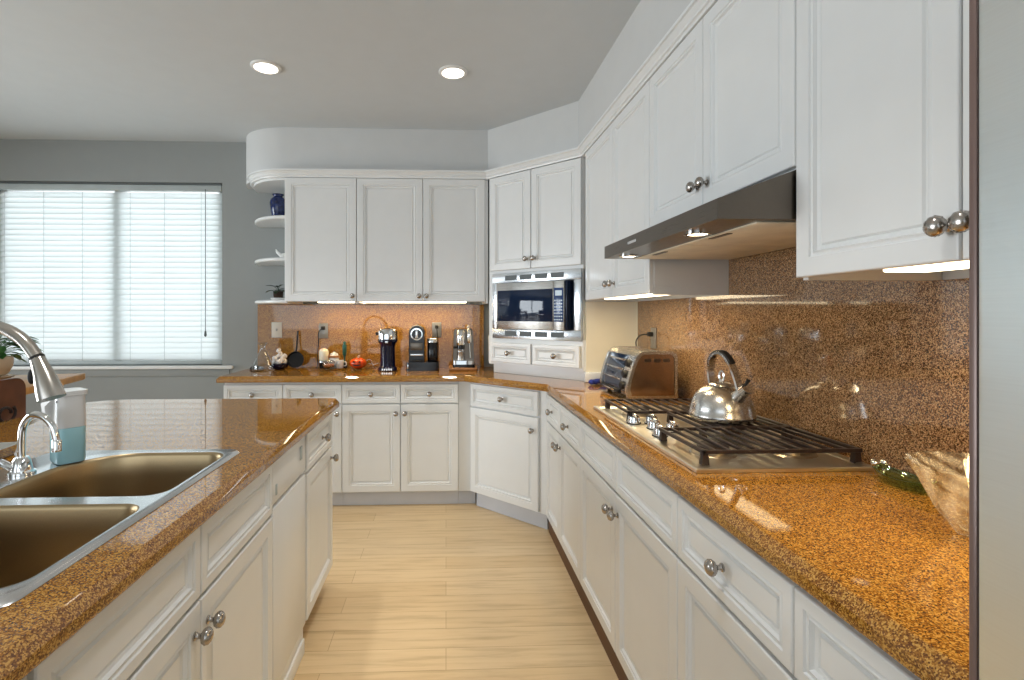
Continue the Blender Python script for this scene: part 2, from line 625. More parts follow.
# crown moulding along the tops of the wall cabinets
cpath = arc(-1.14, YW, 0.345, YW - 3.608) + [(0.292, 3.608), (0.833, 3.067), (0.833, -0.5)]
prof = [(-0.02, DT - 0.002), (0.004, DT - 0.002), (0.006, DT + 0.008), (0.013, DT + 0.011), (0.013, DT + 0.020),
        (0.026, DT + 0.036), (0.034, DT + 0.038), (0.034, DT + 0.050), (-0.10, DT + 0.050)]
b = MB()
b.loft([[(x, y, z) for x, y in offset_path(cpath, d)] for d, z in prof], False, False, closed=False)
struct(b.build('trim_1', 'cab', smooth=30))


# ------------------------------------------------------------------ cabinet kit
def panel_loops(x0, x1, z0, z1, t=0.02, fr=0.056, y=0.0):
    steps = [(0.0, t), (0.0, 0.004), (0.0015, 0.001), (0.004, 0.0), (fr - 0.012, 0.0), (fr - 0.010, 0.004), (fr - 0.006, 0.0045), (fr - 0.001, 0.002),
             (fr + 0.003, 0.009), (fr + 0.009, 0.0105), (fr + 0.013, 0.0135), (fr + 0.017, 0.0085)]
    return [[(x0 + i, y + d, z0 + i), (x1 - i, y + d, z0 + i), (x1 - i, y + d, z1 - i), (x0 + i, y + d, z1 - i)] for i, d in steps]


KNOB = None


def knob(parent, x, z, y=0.0):
    global KNOB
    if KNOB is None:
        b = MB()
        b.lathe([(0.0095, 0.0), (0.0095, 0.003), (0.0058, 0.005), (0.0052, 0.014), (0.008, 0.016)], seg=12, axis='Y')
        loops = []
        for i in range(13):
            a = -PI / 2 + PI * i / 12
            l = []
            for k in range(32):
                th = 2 * PI * k / 32
                r = max(1e-4, math.cos(a)) * 0.0175 * (1 + 0.055 * math.cos(8 * (th + 0.9 * a)))
                l.append((r * math.cos(th), -(0.0265 + 0.0125 * math.sin(a)), r * math.sin(th)))
            loops.append(l)
        b.loft(loops)
        KNOB = b.build('knob', 'knob', smooth=60)
        o = KNOB
    else:
        o = KNOB.copy()
        COL.objects.link(o)
    o.name = 'knob'
    o.parent = parent
    o.location = (x, y, z)
    return o


def cabinet(name, label, cat, loc, rz, W, depth, z0, z1, fronts, group=None, toe=None, toemat='toe', rails=(), recess=0.0, y_toe=0.055):
    """loc: front left corner of the door plane (on the floor for base units, at its underside for wall units); fronts: (kind, x0, x1, za, zb, knob or None)"""
    t = thing(name, label, cat, loc, rz, group)
    zb = loc[2]
    b = MB()
    b.box(0.0005, W - 0.0005, 0.0205, depth, z0 - zb + recess, z1 - zb, 0.001, 1)
    if recess:
        b.box(0.0005, 0.018, 0.0205, depth, z0 - zb, z0 - zb + recess)
        b.box(W - 0.018, W - 0.0005, 0.0205, depth, z0 - zb, z0 - zb + recess)
    b.build('body', 'cab', t)
    for k, x0, x1, za, zt, kn in fronts:
        fr = 0.056 if k == 'door' else 0.036
        d = MB().loft(panel_loops(x0, x1, za - zb, zt - zb, fr=fr), True, True).build('door' if k == 'door' else ('drawer' if k == 'drawer' else 'false_front'), 'cab', t, smooth=20)
        if kn:
            knob(d, kn[0], kn[1] - zb)
    if toe:
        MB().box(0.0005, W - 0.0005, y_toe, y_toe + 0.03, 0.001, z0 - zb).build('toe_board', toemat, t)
    return t


g = 0.002
# ---- back wall base cabinets
BY = 3.470
XB0 = -1.50
bw_ = 0.3965
for i, lab in enumerate(['white two-door base cabinet at the open counter end, half hidden by the island',
                         'white two-door base cabinet below the black coffee machines, its doors meeting at paired knobs']):
    fr = []
    for j in range(2):
        a, c = j * bw_ + g, (j + 1) * bw_ - g
        fr.append(('drawer', a, c, 0.712, 0.842, ((a + c) / 2, 0.777)))
        kx = c - 0.028 if (i == 0 or j == 0) else a + 0.028
        fr.append(('door', a, c, 0.108, 0.704, (kx, 0.645)))
    cabinet('base_cabinet', lab, 'cabinet', (XB0 + i * 2 * bw_, BY, 0), 0, 2 * bw_ - (0 if i else 0), YW - BY - 0.002, 0.100, CT - CTH - 0.001, fr, toe=True)
# filler stile beside the corner unit, set a touch back
tag(MB().box(XB0 + 4 * bw_ + 0.001, 0.172, BY + 0.0225, BY + 0.030, 0.1, CT - CTH - 0.001).build('filler_strip', 'cab'), 'narrow white filler strip closing the gap beside the angled corner base cabinet', 'filler strip')
tag(MB().box(XB0 + 4 * bw_ + 0.001, 0.205, BY + 0.055, BY + 0.075, 0.001, 0.099).build('toe_board', 'toe'), 'short grey toe board below the filler strip', 'toe board')

# ---- angled corner base cabinet  (front plane x+y = 3.632)
cx0, cy0 = 0.158, 3.474
t = thing('corner_base_cabinet', 'white angled corner base cabinet with one drawer over one wide door', 'cabinet', (cx0, cy0, 0), -45)
WD = 0.628
b = MB()
b.prism([(0.002, 0.021), (WD - 0.002, 0.021), (WD - 0.002, 0.05), (WD + 0.30, 0.42), (WD / 2, 0.76), (-0.30, 0.42), (0.002, 0.05)], 0.1, CT - CTH - 0.001)
b.build('body', 'cab', t)
d = MB().loft(panel_loops(0.012, 0.568, 0.694, 0.845, fr=0.036)).build('drawer', 'cab', t, smooth=20)
knob(d, 0.290, 0.770)
d = MB().loft(panel_loops(0.012, 0.568, 0.108, 0.684)).build('door', 'cab', t, smooth=20)
knob(d, 0.532, 0.605)
MB().box(0.03, WD - 0.02, 0.045, 0.065, 0.001, 0.099).build('toe_board', 'toe', t)

# ---- right-hand base cabinets (front plane x = 0.60)
RX = 0.600
ys = [3.040, 2.667, 2.245, 1.775, 1.2925, 0.854, 0.470]
DZ = (0.690, 0.845)
DR = (0.112, 0.680)
RD = XW - RX - 0.002
def rcab(label, ya, yb, fronts):
    return cabinet('base_cabinet', label, 'cabinet', (RX, ya, 0), -90, ya - yb, RD, 0.1, CT - CTH - 0.001, fronts, toe=True, toemat='toe_shaded', y_toe=0.022)
m_ = ys[0] - ys[1]
w_ = ys[0] - ys[2]
rcab('white base cabinet with two small knobbed drawers, between the angled corner and the cooktop unit', ys[0], ys[2],
     [('drawer', 0.035, m_ - g, *DZ, (0.20, 0.765)), ('drawer', m_ + g, w_ - g, *DZ, (m_ + 0.2, 0.765)),
      ('door', 0.035, m_ - g, *DR, (m_ - 0.030, 0.615)), ('door', m_ + g, w_ - g, *DR, (m_ + 0.030, 0.615))])
m_ = ys[2] - ys[3]
w_ = ys[2] - ys[4]
rcab('white base cabinet under the gas cooktop with two knobless false drawer fronts', ys[2], ys[4],
     [('false', g, m_ - g, *DZ, None), ('false', m_ + g, w_ - g, *DZ, None),
      ('door', g, m_ - g, *DR, (m_ - 0.030, 0.615)), ('door', m_ + g, w_ - g, *DR, (m_ + 0.030, 0.615))])
w_ = ys[4] - ys[5]
rcab('white base cabinet with one knobbed drawer over one door, next after the cooktop unit', ys[4], ys[5],
     [('drawer', g, w_ - g, *DZ, (w_ * 0.495, 0.767)), ('door', g, w_ - g, *DR, (w_ - 0.03, 0.615))])
w_ = ys[5] - ys[6]
rcab('white base cabinet right beside the refrigerator under the end of the worktop', ys[5], ys[6],
     [('drawer', g, w_ - g, *DZ, (w_ * 0.5, 0.767)), ('door', g, w_ - g, *DR, (0.03, 0.615))])

# ---- island units (front plane x = -0.545, local x runs away from the camera)
IX = -0.545
ID = 0.62
iy = [-0.25, 0.685, 1.618, 1.995, 2.490]
def icab(label, ya, yb, fronts, toemat='toe', y_toe=0.03, name='island_cabinet', depth=ID):
    return cabinet(name, label, 'cabinet', (IX, ya, 0), 90, yb - ya, depth, 0.1, CT - CTH - 0.001, fronts, toe=True, toemat=toemat, y_toe=y_toe)
w_ = iy[1] - iy[0]
icab('white island cabinet at the near end of the island, beside the sink unit', iy[0], iy[1],
     [('false', g, w_ / 2 - g, *DZ, None), ('false', w_ / 2 + g, w_ - g, *DZ, None), ('door', g, w_ / 2 - g, *DR, None), ('door', w_ / 2 + g, w_ - g, *DR, None)])
w_ = iy[2] - iy[1]
m_ = 1.150 - iy[1]
# the sink unit is an open carcass so that the bowls hang inside it
t = thing('sink_cabinet', 'white island cabinet under the steel sink with two meeting doors and paired knobs', 'cabinet', (IX, iy[1], 0), 90)
b = MB()
b.box(0.0005, 0.018, 0.0205, ID, 0.1, CT - CTH - 0.001)
b.box(w_ - 0.018, w_ - 0.0005, 0.0205, ID, 0.1, CT - CTH - 0.001)
b.box(0.018, w_ - 0.018, 0.0205, ID, 0.1, 0.118)
b.box(0.018, w_ - 0.018, ID - 0.012, ID, 0.118, CT - CTH - 0.001)
b.box(0.018, w_ - 0.018, 0.0205, 0.036, 0.118, CT - CTH - 0.001)
b.build('body', 'cab', t)
for k, x0, x1, (za, zt), kn in [('false_front', 0.012, m_ - g, (0.690, 0.848), None), ('false_front', m_ + g, w_ - g, (0.690, 0.848), None),
                                ('door', 0.012, m_ - g, (0.112, 0.680), (m_ - 0.030, 0.618)), ('door', m_ + g, w_ - g, (0.112, 0.680), (m_ + 0.030, 0.618))]:
    d = MB().loft(panel_loops(x0, x1, za, zt, fr=0.056 if k == 'door' else 0.036)).build(k, 'cab', t, smooth=20)
    if kn:
        knob(d, *kn)
MB().box(0.002, w_ - 0.002, -0.001, 0.045, 0.001, 0.06, 0.003).box(0.002, w_ - 0.002, 0.006, 0.045, 0.06, 0.10, 0.003).build('plinth', 'cab', t)
# panel-fronted compactor
w_ = iy[3] - iy[2]
t = thing('trash_compactor', 'plain white panel-front appliance with a slim control strip in the island', 'appliance', (IX, iy[2], 0), 90)
MB().box(0.003, w_ - 0.003, 0.022, ID, 0.1, CT - CTH - 0.001).build('body', 'cab', t)
MB().box(0.004, w_ - 0.006, 0.0, 0.021, 0.118, 0.700, 0.004).build('front_panel', 'cab', t)
cp = MB().box(0.004, w_ - 0.006, 0.002, 0.021, 0.712, 0.850, 0.003).build('control_panel', 'cab', t)
MB().box(0.30, 0.325, -0.001, 0.003, 0.77, 0.82, 0.001).build('switch', 'rail', cp)
MB().box(0.03, 0.042, -0.001, 0.003, 0.735, 0.770, 0.001).build('button', 'rail', cp)
MB().box(0.004, w_ - 0.004, 0.004, 0.045, 0.001, 0.06, 0.003).box(0.004, w_ - 0.004, 0.010, 0.045, 0.06, 0.10, 0.003).build('plinth', 'cab', t)
w_ = iy[4] - iy[3]
icab('white cabinet at the far island end, one knobbed drawer over a knobbed door', iy[3], iy[4],
     [('drawer', 0.02, w_ - 0.03, 0.696, 0.850, (w_ * 0.52, 0.775)), ('door', 0.02, w_ - 0.03, 0.112, 0.686, (w_ - 0.075, 0.640))], toemat='toe_shaded', y_toe=0.07)

# ---- wall cabinets, back
UY = 3.606
UDP = YW - UY - 0.002
def ucab(label, loc, rz, W, depth, z1, fronts, zb=UB, name='wall_cabinet'):
    return cabinet(name, label, 'cabinet', loc, rz, W, depth, zb, z1, fronts, recess=0.034 if zb < 1.5 else 0)
xa, xb_, xc, xd = -1.138, -0.632, -0.164, 0.303
ucab('white single-door wall cabinet beside the open corner shelves', (xa, UY, UB), 0, xb_ - xa, UDP, DT,
     [('door', 0.004, xb_ - xa - g, UB + 0.012, DT - 0.004, (xb_ - xa - 0.026, UB + 0.052))])
w_ = xd - xb_
m_ = xc - xb_
ucab('white two-door wall cabinet above the coffee machines', (xb_, UY, UB), 0, w_, UDP, DT,
     [('door', g, m_ - g, UB + 0.012, DT - 0.004, (m_ - 0.026, UB + 0.052)), ('door', m_ + g, w_ - 0.025, UB + 0.012, DT - 0.004, (m_ + 0.026, UB + 0.052))])

# ---- open quarter-round shelf unit at the left end
t = thing('corner_shelf', 'white open quarter-round shelf unit at the end of the wall cabinets', 'shelf', (xa - 0.0015, YW - 0.001, UB))
def quarter(rx, ry, n=14):
    return [(0, 0)] + [(-rx * math.cos(PI / 2 * i / n), -ry * math.sin(PI / 2 * i / n)) for i in range(n + 1)]
for z in (0.0, 0.302, 0.602):
    b = MB()
    q = quarter(0.325, 0.385)
    q2 = quarter(0.317, 0.377)
    b.loft([[(x, y, z) for x, y in q2], [(x, y, z + 0.006) for x, y in q], [(x, y, z + 0.018) for x, y in q], [(x, y, z + 0.024) for x, y in q2]])
    b.build('shelf_board', 'cab', t)
MB().prism(quarter(0.33, 0.39), 0.872, 0.890).build('top_board', 'cab', t)

# ---- angled tower over the corner
TW = 0.757
t = thing('microwave_tower', 'white angled corner cabinet tower holding the built-in microwave', 'cabinet', (0.295, 3.605, CT + 0.001), -45)
zz = lambda z: z - CT - 0.001
b = MB()
b.prism([(0.0, 0.021), (TW, 0.021), (TW + 0.20, 0.27), (TW / 2 + 0.12, 0.70), (TW / 2 - 0.12, 0.70), (-0.20, 0.27)], zz(1.60), zz(DT))      # upper body
b.prism([(0.0, 0.021), (TW, 0.021), (TW + 0.16, 0.20), (TW / 2 + 0.02, 0.55), (TW / 2 - 0.12, 0.55), (-0.16, 0.20)], zz(0.968), zz(1.16))
b.box(0, 0.055, 0.021, 0.20, zz(1.16), zz(1.60))
b.box(TW - 0.055, TW, 0.021, 0.20, zz(1.16), zz(1.60))
b.build('body', 'cab', t)
for x0, x1, kx in ((0.026, 0.374, 0.346), (0.380, TW - 0.006, 0.408)):
    d = MB().loft(panel_loops(x0, x1, zz(1.626), zz(DT - 0.006))).build('door', 'cab', t, smooth=20)
    knob(d, kx, zz(1.69))
for x0, x1, kx in ((0.026, 0.374, 0.195), (0.388, TW - 0.016, 0.568)):
    d = MB().loft(panel_loops(x0, x1, zz(0.985), zz(1.122), fr=0.034)).build('drawer', 'cab', t, smooth=20)
    knob(d, kx, zz(1.053))
MB().box(0.01, TW - 0.01, 0.06, 0.085, 0.0, zz(0.967)).build('plinth', 'cab', t)

# ---- wall cabinets, right (front plane x = 0.835)
UX = 0.835
URD = XW - UX - 0.002
uy = [3.064, 2.516, 2.050, 1.617, 1.180, 0.790, 0.472]
def rucab(label, ya, yb, z0, fronts):
    return ucab(label, (UX, ya, z0), -90, ya - yb, URD, DT, fronts, zb=z0)
m_, w_ = uy[0] - uy[1], uy[0] - uy[2]
rucab('tall white two-door wall cabinet between the corner tower and the range hood', uy[0], uy[2], UB,
      [('door', 0.06, m_ - g, UB + 0.006, DT - 0.004, (m_ - 0.035, UB + 0.075)), ('door', m_ + g, w_ - g, UB + 0.006, DT - 0.004, (m_ + 0.035, UB + 0.075))])
HB = 1.667
m_, w_ = uy[2] - uy[3], uy[2] - uy[4]
rucab('short white two-door wall cabinet right above the range hood', uy[2], uy[4], HB,
      [('door', g, m_ - g, HB + 0.006, DT - 0.004, (m_ - 0.030, HB + 0.072)), ('door', m_ + g, w_ - g, HB + 0.006, DT - 0.004, (m_ + 0.030, HB + 0.072))])
m_, w_ = uy[4] - uy[5], uy[4] - uy[6]
rucab('tall white two-door wall cabinet beside the refrigerator with large fluted knobs', uy[4], uy[6], UB,
      [('door', g, m_ - g, UB + 0.006, DT - 0.004, (m_ - 0.016, UB + 0.064)), ('door', m_ + g, w_ - g, UB + 0.006, DT - 0.004, (m_ + 0.026, UB + 0.064))])
# wall below the far right cabinet, behind the corner, cream painted
b = MB()
b.box(0.86, XW - 0.001, 3.075, 3.10, CT + 0.001, UB - 0.001)
struct(b.build('wall_corner', 'cream'))
struct(MB().box(0.845, XW - 0.03, 3.045, 3.074, CT + 0.001, CT + 0.062, 0.006).build('baseboard_corner', 'trim'))

# ------------------------------------------------------------------ worktops
EPROF = [(-0.012, CT - CTH), (-0.002, CT - CTH + 0.001), (0.0, CT - CTH + 0.006), (0.0, CT - 0.019), (-0.0008, CT - 0.0178), (-0.0148, CT - 0.0012), (-0.0165, CT)]
path = [(-1.533, YW - 0.002), (-1.533, 3.440), (0.125, 3.440), (0.588, 2.977), (0.588, 0.470)]
back = [(XW - 0.002, 0.470), (XW - 0.002, YW - 0.002)]
b = MB()
rings = [[b.v((x, y, z)) for x, y in offset_path(path, d)] for d, z in EPROF]
for r0, r1 in zip(rings, rings[1:]):
    for i in range(len(path) - 1):
        b.face([r0[i], r0[i + 1], r1[i + 1], r1[i]])
bt = [b.v((x, y, CT)) for x, y in back]
bb_ = [b.v((x, y, CT - CTH)) for x, y in back]
b.face(rings[-1] + bt)
b.face((rings[0] + bb_)[::-1])
b.face([r[-1] for r in rings] + [bt[0], bb_[0]])
b.face([r[0] for r in rings][::-1] + [bb_[1], bt[1]])
b.face([bt[0], bt[1], bb_[1], bb_[0]])
tag(b.build('countertop', 'granite', smooth=9), 'speckled golden brown granite worktop running along the wall cabinets past the cooktop', 'countertop')

# island top with the sink cut-out
out = [(-0.525, -0.45)] + [(-0.525, 2.515), (-0.533, 2.538), (-0.560, 2.550)] + [(-1.540, 2.550)]
out += [(-1.54 - 0.19 * math.sin(PI / 2 * i / 8), 2.36 + 0.19 * math.cos(PI / 2 * i / 8)) for i in range(1, 9)] + [(-1.73, -0.45)]
b = MB()
rings = [[b.v((x, y, z)) for x, y in offset_path(out, d, True)] for d, z in EPROF]
n = len(out)
for r0, r1 in zip(rings, rings[1:]):
    for i in range(n):
        b.face([r0[i], r0[(i + 1) % n], r1[(i + 1) % n], r1[i]])
hole = rrect(-1.160, -0.630, 0.740, 1.550, 0.03, 3)
ht = [b.v((x, y, CT)) for x, y in hole]
hb = [b.v((x, y, CT - CTH)) for x, y in hole]
for i in range(len(hole)):
    j = (i + 1) % len(hole)
    b.face([ht[i], ht[j], hb[j], hb[i]])
def ringfill(bm, loops):
    es = []
    for l in loops:
        for i in range(len(l)):
            e = bm.edges.get((l[i], l[(i + 1) % len(l)])) or bm.edges.new((l[i], l[(i + 1) % len(l)]))
            es.append(e)
    bmesh.ops.triangle_fill(bm, use_beauty=True, use_dissolve=False, edges=es)
ringfill(b.bm, [rings[-1], ht])
ringfill(b.bm, [rings[0], hb])
tag(b.build('island_countertop', 'granite', smooth=9), 'glossy brown granite island top with the steel sink let into it', 'countertop')
# island core behind the front units and far end panel
b = MB()
b.box(-1.40, IX - ID - 0.003, -0.25, 2.490, 0.0, CT - CTH - 0.001)
tag(b.build('island_back_panel', 'cab'), 'white panelled back of the island below the seating overhang', 'island panel')

# splashbacks
b = MB()
b.box(-1.467, 0.30, YW - 0.016, YW - 0.0005, CT + 0.0005, UB - 0.0005)
tag(b.build('backsplash', 'granite'), 'polished granite splashback behind the coffee machines', 'backsplash')
b = MB()
b.box(XW - 0.016, XW - 0.0005, 0.47, 3.044, CT + 0.0005, UB - 0.0005)
b.box(XW - 0.016, XW - 0.0005, uy[4] + 0.001, uy[2] - 0.001, UB - 0.0005, HB - 0.004)
tag(b.build('backsplash', 'granite_wall'), 'tall polished granite splashback behind the cooktop and kettle', 'backsplash')

# ------------------------------------------------------------------ sink
SK = thing('kitchen_sink', 'double-bowl stainless steel sink let into the island top', 'sink', (-0.895, 1.145, CT))
L = lambda pts: [(x + 0.895, y - 1.145) for x, y in pts]
o0 = L(rrect(-1.175, -0.615, 0.725, 1.565, 0.035, 6))
o1 = L(rrect(-1.170, -0.620, 0.730, 1.560, 0.033, 6))
hA = L(rrect(-1.045, -0.640, 1.165, 1.532, (0.05, 0.05, 0.06, 0.17), 8))
hB = L(rrect(-1.045, -0.640, 0.772, 1.120, (0.17, 0.05, 0.05, 0.05), 8))
b = MB()
r0 = [b.v((x, y, 0.0008)) for x, y in o0]
r1 = [b.v((x, y, 0.006)) for x, y in o1]
for i in range(len(o0)):
    j = (i + 1) % len(o0)
    b.face([r0[i], r0[j], r1[j], r1[i]])
ha = [b.v((x, y, 0.005)) for x, y in hA]
hb = [b.v((x, y, 0.005)) for x, y in hB]
ringfill(b.bm, [r1, ha, hb])
b.build('rim', 'rimsteel', SK, smooth=50)
for hh, dp in ((hA, 0.19), (hB, 0.19)):
    cx = sum(p[0] for p in hh) / len(hh)
    cy = sum(p[1] for p in hh) / len(hh)
    def sc(k, z):
        return [(cx + (x - cx) * k, cy + (y - cy) * k, z) for x, y in hh]
    loops = [sc(1.0, 0.005), sc(0.985, 0.002), sc(0.97, -0.006), sc(0.955, -0.06), sc(0.94, -dp + 0.035), sc(0.92, -dp + 0.014), sc(0.87, -dp + 0.003), sc(0.78, -dp), sc(0.2, -dp - 0.003), sc(0.01, -dp - 0.003)]
    bo = MB().loft(loops, False, True).build('bowl', 'sink', SK, smooth=60)
    MB().lathe([(0.052, -dp + 0.001), (0.05, -dp + 0.004), (0.036, -dp + 0.001), (0.034, -dp + 0.0005)], (cx, cy, 0), 24).build('drain', 'chrome', bo)

# main faucet (gooseneck with pull-down head)
F0 = Vector((-1.115, 1.140, CT + 0.0055))
t = thing('kitchen_faucet', 'brushed nickel gooseneck faucet with a flared pull-down spray head', 'faucet', F0)
MB().lathe([(0.032, 0), (0.031, 0.008), (0.025, 0.014), (0.024, 0.09), (0.0195, 0.10)], seg=24).build('base', 'nickel', t)
dr = Vector((0.325, -0.08, 0))
pt = lambda s, z: tuple(dr * s + Vector((0, 0, z - F0.z)))
nk = spline([pt(0, 1.0), pt(0, 1.13), pt(0.07, 1.215), pt(0.21, 1.272), pt(0.40, 1.296), pt(0.60, 1.286), pt(0.75, 1.262), pt(0.85, 1.228)], 6)
MB().tube(nk, 0.0125, 16).build('neck', 'nickel', t)
hd = MB().tube([pt(0.853, 1.226), pt(0.875, 1.212), pt(0.905, 1.192), pt(0.945, 1.160), pt(0.962, 1.145)], [0.0133, 0.0150, 0.0185, 0.0235, 0.0245], 20).build('spray_head', 'nickel', t)
MB().tube([pt(0.847, 1.2295), pt(0.855, 1.2245)], 0.0136, 16).build('collar', 'mattblack', t)
MB().ball(tuple(Vector(pt(0.885, 1.190)) + Vector((-0.012, -0.010, 0))), 0.008, 10, (0.8, 0.8, 1.9)).build('button', 'mattblack', hd)
MB().tube([(0, 0.024, 0.05), (0, 0.05, 0.055), (-0.01, 0.12, 0.085)], [0.009, 0.007, 0.006], 10).build('lever', 'nickel', t)

# small chrome filtered-water faucet
t = thing('water_faucet', 'small chrome gooseneck water faucet on the sink deck', 'faucet', (-1.090, 1.345, CT + 0.0055))
MB().lathe([(0.030, 0), (0.030, 0.005), (0.024, 0.009), (0.019, 0.034), (0.014, 0.042)], seg=20).build('base', 'chrome', t)
pp = [(0, 0, 0.03), (0, 0, 0.09), (0.006, 0, 0.125), (0.030, -0.004, 0.150), (0.060, -0.008, 0.146), (0.084, -0.011, 0.124), (0.094, -0.012, 0.092), (0.096, -0.012, 0.066)]
MB().tube(spline(pp, 6), 0.0085, 14).lathe([(0.0105, 0.058), (0.0105, 0.085), (0.0085, 0.088)], (0.096, -0.012, 0), 14).build('spout', 'chrome', t)
for sx in (-1, 1):
    MB().tube([(0.012 * sx, -0.012, 0.016), (0.026 * sx, -0.022, 0.030), (0.034 * sx, -0.026, 0.040)], [0.008, 0.009, 0.006], 10).build('handle', 'chrome', t)

# soap dispenser
t = thing('soap_dispenser', 'white sensor soap dispenser half filled with pale blue liquid', 'soap dispenser', (-1.052, 1.452, CT + 0.0055), -38)
rr = lambda k, z, hx=0.040, hy=0.034: [(x, y, z) for x, y in rrect(-hx * k, hx * k, -hy * k, hy * k, 0.018 * k, 5)]
MB().loft([rr(0.93, 0.001), rr(1, 0.006), rr(1, 0.098)]).build('soap_tank', 'cyan', t, smooth=50)
bd = MB().loft([rr(1.01, 0.0985), rr(1.01, 0.12), rr(0.97, 0.185)]).build('body', 'white', t, smooth=50)
MB().loft([[(x, y + 0.0, z) for x, y in rrect(-0.040, 0.040, -0.034, 0.038, 0.016, 5)] for z in (0.1855, 0.198)]).build('lid', 'white', t, smooth=50)
MB().loft([[(-0.036, -0.030, 0.185), (0.012, -0.033, 0.183), (0.012, 0.02, 0.183), (-0.036, 0.02, 0.185)],
           [(-0.056, -0.046, 0.160), (-0.008, -0.050, 0.158), (0.0, 0.0, 0.150), (-0.045, 0.0, 0.150)],
           [(-0.050, -0.042, 0.112), (-0.008, -0.046, 0.110), (0.0, 0.0, 0.108), (-0.040, 0.0, 0.110)]]).build('nozzle', 'white', t, smooth=50)
MB().lathe([(0.0035, 0), (0.003, 0.0012)], (0.030, -0.0335, 0.172), 10, 'Y').build('sensor', 'mattblack', bd)

# ------------------------------------------------------------------ microwave with trim kit
t = thing('microwave', 'built-in steel microwave oven in a louvred trim frame', 'microwave', (0.295, 3.605, 1.152), -45)
k0 = 1.152
b = MB()
KX0, KX1, KZ = 0.044, 0.752, 0.452
b.box(KX0, KX1, 0.004, 0.0208, 0.0, 0.065, 0.002)
b.box(KX0, KX1, 0.004, 0.0208, 0.385, KZ, 0.002)
b.box(KX0, 0.082, 0.004, 0.0208, 0.065, 0.385, 0.002)
b.box(0.70, KX1, 0.004, 0.0208, 0.065, 0.385, 0.002)
tk = b.build('trim_frame', 'kit', t)
for z0 in (0.020, 0.402):
    for x0 in (0.160, 0.284, 0.408, 0.532):
        b = MB().box(x0 - 0.002, x0 + 0.098, 0.0032, 0.0046, z0 - 0.001, z0 + 0.033)
        for k in range(5):
            z = z0 + 0.0068 * k
            b.box(x0, x0 + 0.096, 0.0005, 0.0045, z, z + 0.0042)
        b.build('louvre', 'raildark', tk, smooth=0)
b = MB()
b.box(0.112, 0.672, -0.017, 0.16, 0.068, 0.380, 0.004)
b.build('body', 'darkglass', t)
MB().box(0.112, 0.574, -0.036, -0.0175, 0.068, 0.380, 0.003).build('door', 'steel', t)
MB().box(0.124, 0.571, -0.0385, -0.0361, 0.120, 0.330, 0.001).build('door_window', 'darkglass', t)
MB().box(0.160, 0.562, -0.0395, -0.0386, 0.135, 0.318, 0.0004).build('window_screen', 'darkglass', t)
p_ = MB().box(0.576, 0.655, -0.036, -0.0175, 0.068, 0.380, 0.003).build('control_panel', 'steel', t)
MB().box(0.582, 0.650, -0.0385, -0.0361, 0.120, 0.334, 0.001).build('keypad', 'display', p_)
b = MB()
for i in range(7):
    for j in range(4):
        x, z = 0.585 + 0.0160 * j, 0.130 + 0.020 * i
        b.box(x, x + 0.010, -0.0392, -0.0384, z, z + 0.008)
b.build('keys', 'key', p_, smooth=0)
MB().box(0.592, 0.640, -0.0392, -0.0384, 0.285, 0.318).build('display', 'key', p_, smooth=0)
MB().box(0.657, 0.672, -0.030, -0.0175, 0.068, 0.380, 0.008).build('handle_side', 'darkglass', t)

# ------------------------------------------------------------------ range hood
HX = 0.648
t = thing('range_hood', 'dark stainless under-cabinet range hood with two lit lamps', 'range hood', (0, 0, 0))
hp = [(HX, 1.545), (HX, 1.594), (UX + 0.005, 1.664), (XW - 0.018, 1.664), (XW - 0.018, 1.545)]
y0, y1 = uy[4] + 0.004, uy[2] - 0.004
b = MB()
inn = [(HX + 0.006, 1.5455)]
outer = [[(x, y0, z) for x, z in hp], [(x, y1, z) for x, z in hp]]
b.loft(outer, True, True)
b.build('canopy', 'hood', t, smooth=20)
b = MB()
for ya, yb in ((y0 + 0.03, (y0 + y1) / 2 - 0.004), ((y0 + y1) / 2 + 0.004, y1 - 0.03)):
    b2 = MB().box(HX + 0.115, XW - 0.03, ya, yb, 1.5405, 1.5448, 0.001)
    f_ = b2.build('filter', 'filter', t)
    MB().box(HX + 0.125, HX + 0.140, (ya + yb) / 2 - 0.05, (ya + yb) / 2 + 0.05, 1.5385, 1.5404).build('filter_pull', 'hood', f_)
for y in (1.395, 1.93):
    lp = MB().lathe([(0.036, 0.0), (0.036, -0.004), (0.030, -0.006), (0.028, -0.002)], (HX + 0.058, y, 1.5448), 24).build('lamp_bezel', 'chrome', t)
    MB().lathe([(0.0275, 0.0), (0.026, -0.0015)], (HX + 0.058, y, 1.5428), 24).build('lamp_lens', 'puck', lp)
MB().box(HX - 0.002, HX, 1.70, 1.78, 1.565, 1.575, 0.0008).build('badge', 'logo', t)
for y in (1.395, 1.93):
    d = bpy.data.lights.new('hood_lamp', 'SPOT')
    d.energy = 5.5
    d.color = (1, 0.72, 0.38)
    d.spot_size = D2R(120)
    d.spot_blend = 0.6
    d.shadow_soft_size = 0.03
    o = bpy.data.objects.new('hood_lamp', d)
    COL.objects.link(o)
    o.location = (HX + 0.058, y, 1.535)

